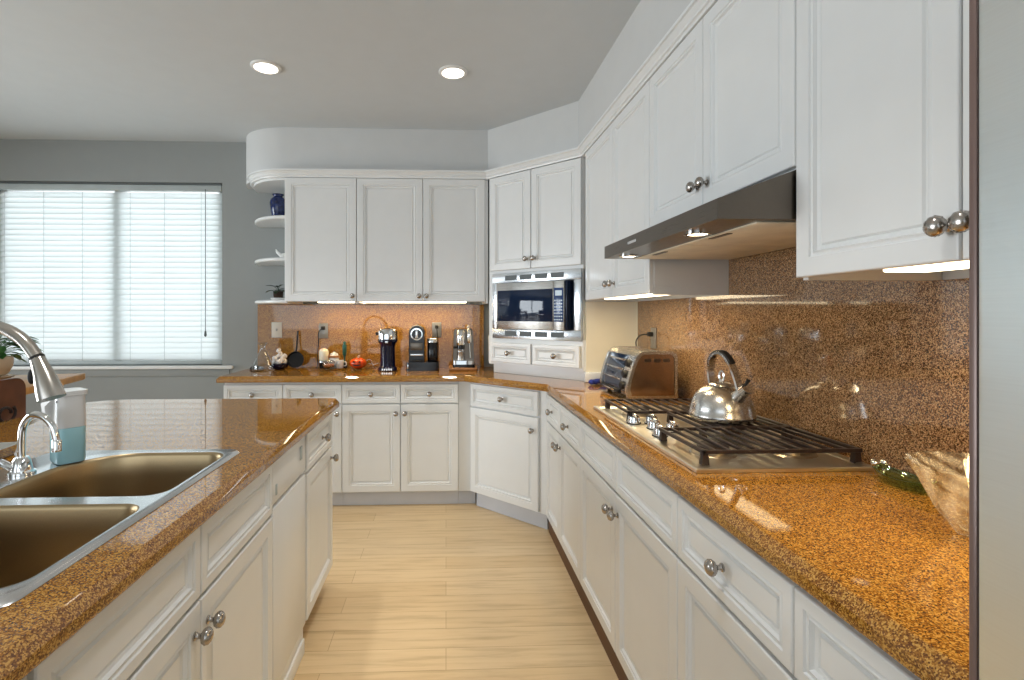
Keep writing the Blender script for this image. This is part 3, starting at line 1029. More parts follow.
# ------------------------------------------------------------------ under-cabinet lights
def strip(label, x0, x1, y0, y1, energy, zb=UB, up=0.002):
    t = thing('under_cabinet_light', label, 'light', ((x0 + x1) / 2, (y0 + y1) / 2, zb + up))
    hx, hy = (x1 - x0) / 2, (y1 - y0) / 2
    MB().box(-hx, hx, -hy, hy, 0.013, 0.025, 0.002).build('housing', 'white', t)
    MB().box(-hx + 0.006, hx - 0.006, -hy + 0.006, hy - 0.006, 0.0, 0.0125, 0.003).build('diffuser', 'tube', t)
    area('strip_light', ((x0 + x1) / 2, (y0 + y1) / 2, zb + up - 0.004), (0, 0, 0), x1 - x0, y1 - y0, energy, WARM, 170)
strip('slim lit strip light under the far right wall cabinet, above the toaster oven', 0.862, 0.965, 2.10, 2.75, 3.0)
strip('slim lit strip light under the wall cabinet beside the refrigerator', 0.862, 0.965, 0.495, 0.98, 3.0)
strip('long slim lit strip light above the coffee machines', -0.96, 0.16, 3.80, 3.86, 3.4, up=0.008)

# recessed ceiling lights, and added fill spots
def ceiling_or_fill_spot(x, y, e=46):
    d = bpy.data.lights.new('ceiling_or_fill_spot', 'SPOT')
    d.energy = e
    d.color = (1, 0.985, 0.96)
    d.spot_size = D2R(88)
    d.spot_blend = 0.75
    d.shadow_soft_size = 0.06
    o = bpy.data.objects.new('ceiling_or_fill_spot', d)
    COL.objects.link(o)
    o.location = (x, y, CEIL - 0.02)
ceiling_or_fill_spot(0.039, 0.9)          # two added fill spots without fittings, above the near part of the aisle
ceiling_or_fill_spot(-0.977, 0.9, 25)
for x, y, lab in ((-0.977, 2.79, 'round recessed ceiling light nearer the window blind'), (0.039, 2.807, 'round recessed ceiling light nearer the corner tower')):
    t = thing('ceiling_light', lab, 'light', (x, y, CEIL - 0.001))
    MB().lathe([(0.062, -0.001), (0.062, -0.010), (0.075, -0.008), (0.080, -0.003), (0.080, 0.0)], seg=32, cap0=False, cap1=False).build('trim_ring', 'trim', t)
    MB().lathe([(0.061, -0.002), (0.058, -0.005), (0.045, -0.007)], seg=32).build('lens', 'can', t)
    ceiling_or_fill_spot(x, y)

# ------------------------------------------------------------------ refrigerator
t = thing('refrigerator', 'tall brushed steel refrigerator at the near end of the right worktop', 'refrigerator', (0, 0, 0))
MB().box(0.575, XW - 0.02, -0.46, 0.452, 0.02, 1.78, 0.004).build('body', 'hood', t)
MB().box(0.566, 0.5745, -0.452, 0.4435, 0.06, 1.77).build('gasket', 'mattblack', t)
MB().box(0.500, 0.5655, -0.458, 0.460, 0.68, 1.775, 0.007, 3).build('door', 'fridge', t)
MB().box(0.500, 0.5655, -0.458, 0.460, 0.06, 0.67, 0.007, 3).build('freezer_drawer', 'fridge', t)
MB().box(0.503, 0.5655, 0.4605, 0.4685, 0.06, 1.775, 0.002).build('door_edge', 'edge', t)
MB().tube([(0.455, -0.40, 0.78), (0.455, -0.40, 1.55)], 0.012, 12).tube([(0.505, -0.40, 0.80), (0.455, -0.40, 0.80)], 0.008, 8).tube([(0.505, -0.40, 1.53), (0.455, -0.40, 1.53)], 0.008, 8).build('handle', 'steel', t)

# ------------------------------------------------------------------ gas cooktop
CX0, CX1, CY0, CY1 = 0.650, 1.138, 1.290, 2.212
t = thing('gas_cooktop', 'stainless five-burner gas cooktop with black cast-iron grates', 'cooktop', (0, 0, CT))
b = MB()
pr = [(0.0, 0.001), (0.0, 0.009), (0.003, 0.011), (0.018, 0.010), (0.026, 0.006)]
loops = [[(CX0 + i, CY0 + i, z), (CX1 - i, CY0 + i, z), (CX1 - i, CY1 - i, z), (CX0 + i, CY1 - i, z)] for i, z in pr]
b.loft(loops)
b.build('top_plate', 'platesteel', t, smooth=25)
for x, y, r in ((0.785, 1.46, 0.042), (1.015, 1.46, 0.05), (0.96, 1.75, 0.055), (0.785, 2.04, 0.042), (1.015, 2.04, 0.046)):
    bu = MB().lathe([(r + 0.022, 0.006), (r + 0.018, 0.010), (r, 0.012), (r, 0.022), (r - 0.006, 0.024)], (x, y, 0), 24).build('burner', 'brass', t)
    MB().lathe([(r + 0.002, 0.0245), (r + 0.002, 0.030), (r - 0.004, 0.033)], (x, y, 0), 24).build('burner_cap', 'iron', bu)
GZ = 0.047
def grate(y0, y1, xf, n=11):
    b = MB()
    xb = CX1 - 0.002
    h = 0.010
    b.box(xf, xf + 0.010, y0, y1, GZ - h, GZ, 0.0015, 1)
    b.box(xb - 0.010, xb, y0, y1, GZ - h, GZ, 0.0015, 1)
    b.box(xf, xb, y0, y0 + 0.010, GZ - h, GZ, 0.0015, 1)
    b.box(xf, xb, y1 - 0.010, y1, GZ - h, GZ, 0.0015, 1)
    for i in range(1, n):
        x = xf + (xb - xf) * i / n
        b.box(x - 0.004, x + 0.004, y0 + 0.006, y1 - 0.006, GZ - 0.009, GZ - 0.0005, 0.001, 1)
    g_ = b.build('grate', 'iron', t)
    for x in (xf + 0.002, xb - 0.020):
        for y in (y0 + 0.002, y1 - 0.020):
            MB().loft([[(x - 0.002, y, 0.0068), (x + 0.018, y, 0.0068), (x + 0.018, y + 0.018, 0.0068), (x - 0.002, y + 0.018, 0.0068)],
                       [(x, y, GZ - 0.009), (x + 0.015, y, GZ - 0.009), (x + 0.015, y + 0.016, GZ - 0.009), (x, y + 0.016, GZ - 0.009)]]).build('foot', 'iron', g_)
grate(1.335, 1.618, 0.690)
grate(1.622, 1.888, 0.835, 8)
grate(1.892, 2.180, 0.690)
for x, y in ((0.704, 1.871), (0.768, 1.862), (0.744, 1.782), (0.790, 1.735), (0.718, 1.672)):
    b = MB().lathe([(0.024, 0.006), (0.024, 0.012), (0.023, 0.013), (0.021, 0.030), (0.018, 0.033)], (x, y, 0), 20)
    k_ = b.build('control_knob', 'chrome', t)
    MB().box(x - 0.004, x + 0.004, y - 0.021, y + 0.021, 0.0325, 0.043, 0.002).build('grip', 'chrome', k_)
    MB().lathe([(0.026, 0.0062), (0.026, 0.0088)], (x, y, 0), 20).build('bezel', 'mattblack', k_)

# ------------------------------------------------------------------ kettle
t = thing('kettle', 'shiny domed stainless kettle standing on the cooktop grate', 'kettle', (0.972, 1.748, CT + GZ + 0.0005), -80)
MB().lathe([(0.090, 0.0), (0.102, 0.002), (0.107, 0.008), (0.108, 0.018), (0.105, 0.022), (0.103, 0.040), (0.096, 0.064), (0.084, 0.086), (0.066, 0.104), (0.046, 0.114), (0.040, 0.116)], seg=40).build('body', 'steel', t, smooth=60)
ld = MB().lathe([(0.042, 0.1165), (0.040, 0.121), (0.026, 0.127), (0.010, 0.130), (0.008, 0.136)], seg=32).build('lid', 'steel', t, smooth=60)
MB().tube([(0.0125 * math.sin(a), 0, 0.150 - 0.0165 * math.cos(a)) for a in [2 * PI * k / 16 for k in range(17)]], 0.0042, 8).build('lid_loop', 'chrome', ld)
sp_ = MB().tube([(0.070, 0, 0.080), (0.085, 0, 0.094), (0.106, 0, 0.112)], [0.026, 0.021, 0.018], 18).build('spout', 'steel', t)
MB().tube([(0.104, 0, 0.110), (0.122, 0, 0.124)], [0.0205, 0.0205], 18).build('whistle_cap', 'chrome', sp_)
MB().tube([(0.112, 0, 0.132), (0.124, 0, 0.150)], [0.004, 0.006], 8).build('whistle_lever', 'mattblack', sp_)
hpts = spline([(0.088, 0, 0.110), (0.072, 0, 0.150), (0.046, 0, 0.196), (0.012, 0, 0.226), (-0.022, 0, 0.228), (-0.050, 0, 0.204), (-0.058, 0, 0.160), (-0.050, 0, 0.118)], 6)
loops = []
for i, p in enumerate(hpts):
    tt = (hpts[min(i + 1, len(hpts) - 1)] - hpts[max(i - 1, 0)]).normalized()
    nn = Vector((-tt.z, 0, tt.x))
    loops.append([p + nn * 0.004 + Vector((0, -0.0125, 0)), p + nn * 0.004 + Vector((0, 0.0125, 0)), p - nn * 0.004 + Vector((0, 0.0125, 0)), p - nn * 0.004 + Vector((0, -0.0125, 0))])
hb_ = MB().loft(loops).build('handle', 'chrome', t)
b = MB()
loops = []
for i in range(12, 34):
    p = hpts[i]
    tt = (hpts[i + 1] - hpts[i - 1]).normalized()
    nn = Vector((-tt.z, 0, tt.x))
    sgn = -1
    loops.append([p + nn * s_ + Vector((0, q, 0)) for s_, q in ((-0.0041, -0.0125), (-0.0041, 0.0125), (-0.010, 0.010), (-0.010, -0.010))])
b.loft(loops).build('grip', 'mattblack', hb_)

# ------------------------------------------------------------------ toaster oven (front faces the aisle)
t = thing('toaster_oven', 'steel toaster oven with rounded side and black knobs beside the cooktop', 'toaster oven', (0.860, 2.80, CT + 0.001), -90)
# local: x = along the front (0 far .. 0.43 near), y = depth to the wall
TWD = 0.43
sidep = [(0.010, 0.016), (0.002, 0.05), (0.010, 0.10), (0.028, 0.16), (0.046, 0.205), (0.062, 0.226), (0.082, 0.235), (0.215, 0.235), (0.232, 0.228), (0.240, 0.212), (0.240, 0.016)]
b = MB()
b.loft([[(x, y, z) for y, z in sidep] for x in (TWD - 0.030, TWD - 0.004)])
ctr = (0.13, 0.12)
b.build('side_panel', 'reflect_steel', t, smooth=30)
edge = [(y, z) for y, z in sidep]
b = MB()
b.loft([[(x, y, z) for y, z in sidep] for x in (0.004, 0.030)])
b.build('side_panel', 'reflect_steel', t, smooth=30)
# steel arch that frames each side
for x0, x1 in ((TWD - 0.036, TWD), (0.0, 0.036)):
    b = MB()
    o_ = sidep
    i_ = [(0.13 + (y - 0.13) * 1.035, 0.12 + (z - 0.12) * 1.02) for y, z in sidep]
    i2 = [(0.13 + (y - 0.13) * 0.90, 0.12 + (z - 0.12) * 0.90) for y, z in sidep]
    def lp_(P, x):
        return [(x, y, max(z, 0.014)) for y, z in P]
    b.loft([lp_(i2, x0 + 0.008), lp_(i_, x0 + 0.008), lp_(i_, x1), lp_(i2, x1)], False, False)
    b.build('side_frame', 'steel', t, smooth=30)
b = MB()
body = [(y + (0.016 if y < 0.1 else -0.004), z - (0.004 if z > 0.1 else 0)) for y, z in sidep]
b.loft([[(x, y, z) for y, z in body] for x in (0.031, TWD - 0.037)])
b.build('body', 'steel', t, smooth=30)
# glass door and handle
def on_front(z):
    P = sidep[:7]
    for (ya, za), (yb, zb2) in zip(P, P[1:]):
        if za <= z <= zb2:
            return ya + (yb - ya) * (z - za) / (zb2 - za)
    return P[-1][0]
zs = [0.045 + 0.165 * k / 8 for k in range(9)]
b = MB()
b.loft([[(0.040, on_front(z) + 0.004, z), (0.315, on_front(z) + 0.004, z), (0.315, on_front(z) + 0.014, z), (0.040, on_front(z) + 0.014, z)] for z in zs])
dd = b.build('door', 'darkglass', t, smooth=30)
for zc in (0.09, 0.14, 0.185):
    MB().box(0.05, 0.305, on_front(zc) - 0.0005, on_front(zc) + 0.006, zc - 0.004, zc + 0.004, 0.001).build('rack_line', 'steel', dd)
MB().box(0.040, 0.315, on_front(0.03) - 0.016, on_front(0.03) + 0.006, 0.022, 0.042, 0.005).build('door_handle', 'mattblack', dd)
MB().box(0.09, 0.265, on_front(0.03) - 0.018, on_front(0.03) - 0.0155, 0.028, 0.036, 0.001).build('handle_strip', 'chrome', dd)
b = MB()
b.loft([[(0.320, on_front(z) + 0.002, z), (0.392, on_front(z) + 0.002, z), (0.392, on_front(z) + 0.014, z), (0.320, on_front(z) + 0.014, z)] for z in zs])
cp_ = b.build('control_panel', 'steel', t, smooth=30)
for zc in (0.068, 0.122, 0.176):
    MB().lathe([(0.020, -0.004), (0.019, 0.012), (0.015, 0.015)], (0.357, on_front(zc), zc), 18, 'Y').build('dial', 'mattblack', cp_)
for x in (0.04, TWD - 0.06):
    for y in (0.03, 0.20):
        MB().box(x, x + 0.02, y, y + 0.02, 0.0, 0.0155).build('foot', 'mattblack', t)
b = MB()
for k in range(3):
    y = 0.085 + 0.045 * k
    b.box(TWD - 0.0042, TWD - 0.0030, y, y + 0.032, 0.186, 0.202)
b.build('side_vent', 'hood', t, smooth=0)

# blue crumpled cloth behind the toaster oven
b = MB()
for i in range(7):
    b.ball((0.018 * i - 0.05 + random.uniform(-.006, .006), random.uniform(-0.02, 0.02), 0.016), 0.019, 10, (1.1, 1.2, 0.8), 6)
o = b.build('dish_cloth', 'blue', smooth=60)
o.location = (0.905, 2.985, CT + 0.0015)
o.rotation_euler = (0, 0, D2R(20))
tag(o, 'crumpled bright blue cloth behind the toaster oven', 'cloth')


# ------------------------------------------------------------------ outlets
def outlet(label, loc, rz, plate='outlet', plugged=False):
    t = thing('wall_outlet', label, 'outlet', loc, rz)
    MB().box(-0.036, 0.036, -0.006, -0.0005, -0.058, 0.058, 0.002).build('plate', plate, t)
    for z in (-0.022, 0.022):
        MB().box(-0.017, 0.017, -0.009, -0.0062, z - 0.014, z + 0.014, 0.002).build('socket', plate if not plugged else 'outsteel', t)
    return t
t = thing('light_switch', 'cream switch plate above the glass decanter', 'switch', (-1.318, YW - 0.0165, 1.199), 0)
MB().box(-0.040, 0.040, -0.006, -0.0005, -0.060, 0.060, 0.002).build('plate', 'outlet', t)
MB().box(-0.006, 0.006, -0.013, -0.0062, -0.008, 0.010, 0.002).build('toggle', 'outsteel', t)
outlet('steel outlet with a black plug above the white candle', (-0.958, YW - 0.0165, 1.192), 0, 'outsteel', True)
outlet('steel outlet with a black plug above the frother jug', (-0.073, YW - 0.0165, 1.199), 0, 'outsteel', True)
outlet('pale outlet on the side splashback above the toaster oven', (XW - 0.0165, 2.80, 1.185), -90, 'outsteel', True)
def cord(label, pts, plug, rz):
    t = thing('power_cord', label, 'cord', (0, 0, 0))
    MB().tube(spline(pts, 6), 0.0035, 7).build('cable', 'mattblack', t)
    b = MB(Matrix.Translation(plug) @ Matrix.Rotation(D2R(rz), 4, 'Z'))
    b.box(-0.013, 0.013, -0.036, -0.0095, -0.013, 0.013, 0.004).build('plug', 'mattblack', t)
yo = YW - 0.0165
cord('black cord hanging from the outlet above the candle', [(-0.958, yo - 0.038, 1.213), (-0.985, yo - 0.045, 1.18), (-0.990, yo - 0.03, 1.10), (-1.00, yo - 0.02, 1.0), (-1.0, yo - 0.03, CT + 0.006), (-1.06, yo - 0.05, CT + 0.005)], (-0.958, yo, 1.213), 0)
cord('black cord hanging from the outlet down to the capsule coffee machine', [(-0.073, yo - 0.038, 1.221), (-0.068, yo - 0.05, 1.17), (-0.060, yo - 0.035, 1.08), (-0.065, yo - 0.03, 0.98), (-0.080, yo - 0.03, CT + 0.006), (-0.13, yo - 0.025, CT + 0.005)], (-0.073, yo, 1.221), 0)
xo = XW - 0.0165
cord('dark cord looping from the side outlet to the toaster oven', [(xo - 0.038, 2.80, 1.207), (xo - 0.075, 2.81, 1.200), (xo - 0.095, 2.82, 1.165), (xo - 0.085, 2.82, 1.11), (xo - 0.055, 2.82, 1.05), (xo - 0.045, 2.80, 1.0)], (xo, 2.80, 1.207), -90)

# ------------------------------------------------------------------ things on the coffee counter
Z0 = CT + 0.001
# glass decanter
t = thing('glass_decanter', 'clear glass decanter with a narrow neck and flared lip', 'decanter', (-1.345, 3.775, Z0))
pr = [(0.058, 0.0), (0.072, 0.004), (0.076, 0.020), (0.070, 0.050), (0.048, 0.100), (0.027, 0.140), (0.020, 0.165), (0.022, 0.190), (0.036, 0.208)]
inner = [(r - 0.004, z + (0.004 if z < 0.01 else 0)) for r, z in pr]
MB().lathe(pr + [(0.034, 0.2085)] + inner[::-1][1:], seg=32).build('bottle', 'glass', t, smooth=60)
# dark bowl of white stones
t = thing('stone_bowl', 'dark blue bowl heaped with rough white stones', 'bowl', (-1.262, 3.89, Z0))
MB().lathe([(0.035, 0.0), (0.060, 0.018), (0.068, 0.045), (0.064, 0.046), (0.052, 0.022), (0.01, 0.012)], seg=24).build('bowl', 'navy', t, smooth=60)
st = [(0, 0, 0.052), (0.032, 0.01, 0.058), (-0.034, 0.004, 0.058), (0.008, -0.034, 0.058), (0, 0.034, 0.06), (0.030, -0.018, 0.080), (-0.026, -0.018, 0.084), (-0.018, 0.018, 0.090), (0.006, 0, 0.112), (0.036, 0.0, 0.098), (-0.006, 0.004, 0.140)]
for i, (x, y, z) in enumerate(st):
    b = MB()
    b.ball((0, 0, 0), 0.022, 8, (random.uniform(0.8, 1.2), random.uniform(0.8, 1.2), random.uniform(0.9, 1.3)), 5)
    for v in b.bm.verts:
        v.co *= random.uniform(0.85, 1.12)
    o = b.build('white_stone', 'ivory', smooth=20)
    o.location = (-1.262 + x, 3.89 + y, Z0 + z)
    tag(o, 'rough white stone heaped in the dark blue bowl', 'stone', 'white stones in the bowl')
# little black pan leaning on the splashback
t = thing('small_pan', 'little black round pan leaning on the splashback with its handle straight up', 'pan', (-1.150, 3.925, Z0 + 0.002))
t.rotation_euler = (D2R(-12), 0, 0)
MB().lathe([(0.052, 0.0), (0.060, 0.006), (0.064, 0.030), (0.060, 0.030), (0.055, 0.008), (0.02, 0.006)], (0, 0.0, 0.064), 28, 'Y').build('pan', 'mattblack', t, smooth=50)
MB().tube([(0, -0.018, 0.124), (0, -0.010, 0.16), (0, -0.004, 0.29)], [0.007, 0.006, 0.008], 8).build('handle', 'mattblack', t)
# dark flat thing at the counter end
o = MB().loft([[(x * k, y * k, z) for x, y in rrect(-0.05, 0.05, -0.03, 0.03, 0.02, 4)] for k, z in ((0.95, 0), (1, 0.006), (0.8, 0.020), (0.4, 0.026))]).build('eyeglass_case', 'mattblack', smooth=50)
o.location = (-1.435, 3.90, Z0)
tag(o, 'small dark flat case at the open end of the coffee counter', 'case')

# glass tray with candle, jars
t = thing('glass_tray', 'oval clear glass tray under the candle and jars', 'tray', (-0.885, 3.84, Z0))
b = MB()
ov = lambda rx, ry, z: [(rx * math.cos(2 * PI * k / 32), ry * math.sin(2 * PI * k / 32), z) for k in range(32)]
b.loft([ov(0.11, 0.07, 0), ov(0.135, 0.085, 0.004), ov(0.160, 0.10, 0.018), ov(0.156, 0.097, 0.018), ov(0.13, 0.08, 0.008), ov(0.05, 0.03, 0.006)])
b.build('tray', 'glass', t, smooth=60)
TZ = Z0 + 0.0085
t = thing('candle_holder', 'black and silver cup holding the white pillar candle', 'candle holder', (-0.922, 3.860, TZ))
MB().lathe([(0.028, 0), (0.032, 0.004), (0.036, 0.055), (0.036, 0.060), (0.033, 0.060), (0.031, 0.010), (0.01, 0.008)], seg=20).build('cup', 'black', t, smooth=50)
MB().lathe([(0.0372, 0.046), (0.0372, 0.056)], seg=20, cap0=False, cap1=False).build('band', 'chrome', t)
t = thing('pillar_candle', 'white pillar candle in the black cup', 'candle', (-0.922, 3.860, TZ + 0.0105))
MB().lathe([(0.026, 0), (0.030, 0.05), (0.034, 0.06), (0.035, 0.115), (0.030, 0.130), (0.012, 0.142)], seg=24).build('wax', 'wax', t, smooth=50)
MB().tube([(0, 0, 0.140), (0.001, 0, 0.150)], 0.0012, 6).build('wick', 'mattblack', t)
t = thing('sugar_jar', 'white lidded jar with a wooden rim behind the small glass bowl', 'jar', (-0.850, 3.885, TZ - 0.0005))
MB().lathe([(0.030, 0), (0.036, 0.006), (0.038, 0.075), (0.036, 0.080)], seg=24).build('jar', 'white', t, smooth=50)
MB().lathe([(0.042, 0.0805), (0.043, 0.092), (0.040, 0.094)], seg=24).build('rim', 'woodboard', t)
MB().lathe([(0.032, 0.0945), (0.028, 0.110), (0.012, 0.118), (0.008, 0.124), (0.002, 0.128)], seg=24).build('lid', 'white', t, smooth=50)
t = thing('snack_bowl', 'small round glass bowl holding brown sugar at the front of the tray', 'bowl', (-0.868, 3.795, TZ + 0.001))
MB().lathe([(0.024, 0), (0.040, 0.012), (0.050, 0.034), (0.044, 0.056), (0.030, 0.066), (0.027, 0.066), (0.041, 0.055), (0.046, 0.034), (0.037, 0.014), (0.01, 0.004)], seg=28).build('bowl', 'glass', t, smooth=60)
MB().lathe([(0.034, 0.0145), (0.0415, 0.030), (0.030, 0.038), (0.008, 0.042)], seg=20).build('brown_sugar', 'sauce', t, smooth=60)
t = thing('milk_cup', 'small white cup on the tray beside the teal-handled brush', 'cup', (-0.798, 3.845, TZ + 0.001))
MB().lathe([(0.022, 0), (0.026, 0.004), (0.029, 0.060), (0.026, 0.060), (0.023, 0.008), (0.005, 0.006)], seg=20).build('cup', 'white', t, smooth=50)
MB().tube(spline([(0.028, 0, 0.048), (0.045, 0, 0.046), (0.045, 0, 0.022), (0.027, 0, 0.018)], 5), 0.0035, 8).build('handle', 'white', t)
t = thing('bottle_brush', 'dark brush with a teal handle standing upright', 'brush', (-0.780, 3.925, Z0))
MB().lathe([(0.020, 0), (0.022, 0.004), (0.022, 0.035), (0.008, 0.040)], seg=16).build('brush_head', 'mattblack', t)
MB().lathe([(0.006, 0.0395), (0.007, 0.090), (0.016, 0.108), (0.017, 0.150), (0.017, 0.175), (0.009, 0.186), (0.012, 0.200), (0.004, 0.208)], seg=14).build('handle', 'teal', t, smooth=50)
# pumpkin on a plate
t = thing('glass_plate', 'clear glass plate under the orange pumpkin', 'plate', (-0.620, 3.84, Z0))
MB().lathe([(0.060, 0), (0.080, 0.003), (0.112, 0.018), (0.109, 0.0185), (0.078, 0.0065), (0.02, 0.005)], seg=36).build('plate', 'glass', t, smooth=60)
t = thing('pumpkin', 'small glossy orange ceramic pumpkin with a grinning cut-out face', 'pumpkin', (-0.662, 3.84, Z0 + 0.0068))
loops = []
for i in range(13):
    a = -PI / 2 + PI * i / 12
    l = []
    for k in range(48):
        th = 2 * PI * k / 48
        r = max(0.02, math.cos(a)) * 0.062 * (1 - 0.07 * abs(math.sin(4 * th)) ** 0.5 * math.cos(a) + 0.04)
        l.append((r * math.cos(th), r * math.sin(th), 0.042 + 0.042 * math.sin(a) - 0.006 * (1 if i == 12 else 0)))
    loops.append(l)
MB().loft(loops).build('shell', 'orange', t, smooth=60)
MB().tube([(0, 0, 0.076), (0.004, 0, 0.092), (0.014, 0, 0.100)], [0.010, 0.007, 0.006], 8).build('stem', 'pot', t)
for pts in ([(-0.030, 0.052), (-0.012, 0.050), (-0.022, 0.064)], [(0.012, 0.050), (0.030, 0.052), (0.022, 0.064)], [(-0.034, 0.034), (-0.012, 0.026), (0.012, 0.026), (0.034, 0.034), (0.014, 0.036), (0.0, 0.034), (-0.014, 0.036)]):
    MB().prism([(x, z) for x, z in pts], -0.0655, -0.054, 'Y').build('cut_out', 'mattblack', t, smooth=0)
t = thing('sugar_tongs', 'bent silver tongs lying on the glass plate behind the pumpkin', 'tongs', (-0.600, 3.865, Z0 + 0.020))
MB().tube(spline([(-0.03, 0, 0.010), (0.0, 0, 0.045), (0.024, 0, 0.052), (0.036, 0, 0.030), (0.052, 0.0, 0.004)], 5), 0.004, 8).build('bow', 'chrome', t)
MB().tube(spline([(0.01, 0.02, 0.02), (0.05, 0.02, 0.014), (0.085, 0.02, 0.022)], 5), 0.004, 8).build('arm', 'chrome', t)

# cylindrical coffee machine
t = thing('coffee_machine', 'glossy dark cylindrical coffee machine with a chrome head', 'coffee machine', (-0.432, 3.775, Z0))
MB().lathe([(0.072, 0.0), (0.074, 0.006), (0.066, 0.024), (0.056, 0.034), (0.054, 0.18), (0.060, 0.20), (0.073, 0.215), (0.073, 0.232)], seg=40).build('column', 'navy', t, smooth=40)
hd = MB().lathe([(0.0735, 0.2325), (0.0735, 0.238), (0.072, 0.292), (0.066, 0.306), (0.040, 0.316), (0.01, 0.318)], seg=40).build('head', 'chrome', t, smooth=40)
MB().box(-0.012, 0.012, -0.080, -0.071, 0.205, 0.222, 0.003).build('spout', 'logo', t)
MB().box(-0.088, -0.068, -0.015, 0.015, 0.262, 0.285, 0.004).build('lever', 'mattblack', hd)
b = MB()
for k in range(5):
    x = -0.036 + 0.016 * k
    b.box(x, x + 0.010, -0.0755 + abs(x + 0.005) * 0.25, -0.066, 0.006, 0.020)
b.build('base_mark', 'logo', t, smooth=0)

# capsule machine with its frother base
t = thing('capsule_machine', 'black capsule coffee machine with a silver ring on its rounded tower', 'coffee machine', (-0.178, 3.82, Z0))
MB().loft([[(x, y, z) for x, y in rrect(-0.115 * k, 0.125 * k, -0.085, 0.10, 0.02, 4)] for k, z in ((1, 0.0), (1, 0.055), (0.97, 0.062))]).build('base', 'black', t, smooth=40)
MB().box(-0.106, -0.098, -0.0875, -0.0845, 0.016, 0.046, 0.001).build('base_mark', 'logo', t)
tw = [(-0.058, 0.0)] + [(-0.058, 0.19)] + [(-0.058 * math.cos(PI * k / 16), 0.215 + 0.058 * math.sin(PI * k / 16)) for k in range(1, 16)] + [(0.058, 0.19), (0.058, 0.0)]
b = MB(Matrix.Translation((-0.040, 0, 0.0625)))
b.loft([[(x * k, y, z * (1 if k == 1 else 0.99)) for x, z in tw] for y, k in ((-0.050, 0.94), (-0.046, 1), (0.085, 1))])
tt_ = b.build('tower', 'black', t, smooth=30)
MB().lathe([(0.045, 0.0), (0.045, 0.004), (0.036, 0.005), (0.036, 0.001)], (-0.040, -0.0505, 0.268), 28, 'Y', False, False).build('ring', 'chrome', tt_, smooth=50)
MB().box(-0.050, -0.030, -0.056, -0.0505, 0.238, 0.298, 0.004).build('lever', 'logo', tt_)
MB().box(-0.086, 0.006, -0.054, -0.0505, 0.150, 0.205, 0.002).build('front_panel', 'hood', tt_)
MB().box(-0.082, 0.010, -0.0845, -0.048, 0.0625, 0.078, 0.003).build('drip_tray', 'mattblack', t)
MB().box(-0.086, 0.010, -0.058, -0.051, 0.108, 0.122, 0.002).build('spout_bar', 'logo', tt_)
t = thing('milk_frother', 'black milk frother jug with a silver lid on the capsule machine base', 'frother', (-0.098, 3.815, Z0 + 0.0635))
MB().lathe([(0.038, 0), (0.040, 0.004), (0.040, 0.140), (0.038, 0.142)], seg=28).build('jug', 'black', t, smooth=50)
MB().lathe([(0.041, 0.1425), (0.041, 0.168), (0.036, 0.174), (0.012, 0.176)], seg=28).build('lid', 'steel', t, smooth=50)
t.location.x = -0.100

# chrome lever espresso machine on a board
o = MB().loft([[(x * k, y * k, z) for x, y in rrect(-0.105, 0.105, -0.10, 0.10, 0.018, 4)] for k, z in ((0.97, 0), (1, 0.004), (1, 0.018), (0.97, 0.022))]).build('serving_board', 'woodboard', smooth=50)
o.location = (0.128, 3.815, Z0)
tag(o, 'light wooden board under the chrome espresso machine', 'board')
t = thing('espresso_machine', 'compact chrome espresso machine on a wooden board', 'coffee machine', (0.132, 3.82, Z0 + 0.0225))
MB().loft([[(x, y, z) for x, y in rrect(-0.082, 0.082, -0.085, 0.085, 0.02, 4)] for z in (0.0, 0.022)]).build('base', 'black', t, smooth=50)
MB().loft([[(x, y, z) for x, y in rrect(-0.080, 0.080, -0.083, 0.02, 0.018, 4)] for z in (0.0225, 0.050)]).build('drip_tray', 'chrome', t, smooth=50)
bk = [(-0.078, 0.0505), (-0.074, 0.26)] + [(-0.074 + 0.02 * (1 - math.cos(PI / 2 * k / 4)), 0.26 + 0.02 * math.sin(PI / 2 * k / 4)) for k in range(1, 5)] + [(0.054 + 0.02 * math.sin(PI / 2 * k / 4), 0.26 + 0.02 * math.cos(PI / 2 * k / 4)) for k in range(0, 5)] + [(0.078, 0.0505)]
MB().prism(bk, 0.0, 0.08, 'Y').build('housing', 'hood', t, smooth=30)
MB().lathe([(0.030, 0.165), (0.032, 0.17), (0.032, 0.262), (0.024, 0.276)], (-0.022, -0.034, 0), 24).build('group_head', 'chrome', t, smooth=40)
MB().lathe([(0.026, 0.135), (0.030, 0.138), (0.030, 0.1645)], (-0.022, -0.034, 0), 24).build('filter_holder', 'black', t, smooth=40)
MB().tube([(-0.048, -0.04, 0.150), (-0.072, -0.055, 0.148)], [0.009, 0.011], 10).build('filter_handle', 'mattblack', t)
MB().lathe([(0.016, 0.180), (0.020, 0.186), (0.020, 0.276), (0.012, 0.286)], (0.042, -0.028, 0), 20).build('boiler', 'chrome', t, smooth=40)
MB().tube(spline([(0.042, -0.03, 0.19), (0.044, -0.045, 0.15), (0.048, -0.05, 0.07)], 5), 0.005, 8).build('steam_wand', 'chrome', t)
MB().ball((0.036, -0.02, 0.298), 0.012, 10).build('valve_knob', 'outlet', t)
MB().lathe([(0.026, 0.051), (0.030, 0.053), (0.026, 0.120), (0.030, 0.126), (0.027, 0.126), (0.024, 0.060), (0.01, 0.056)], (-0.022, -0.04, 0), 20).build('milk_jug', 'steel', t, smooth=40)

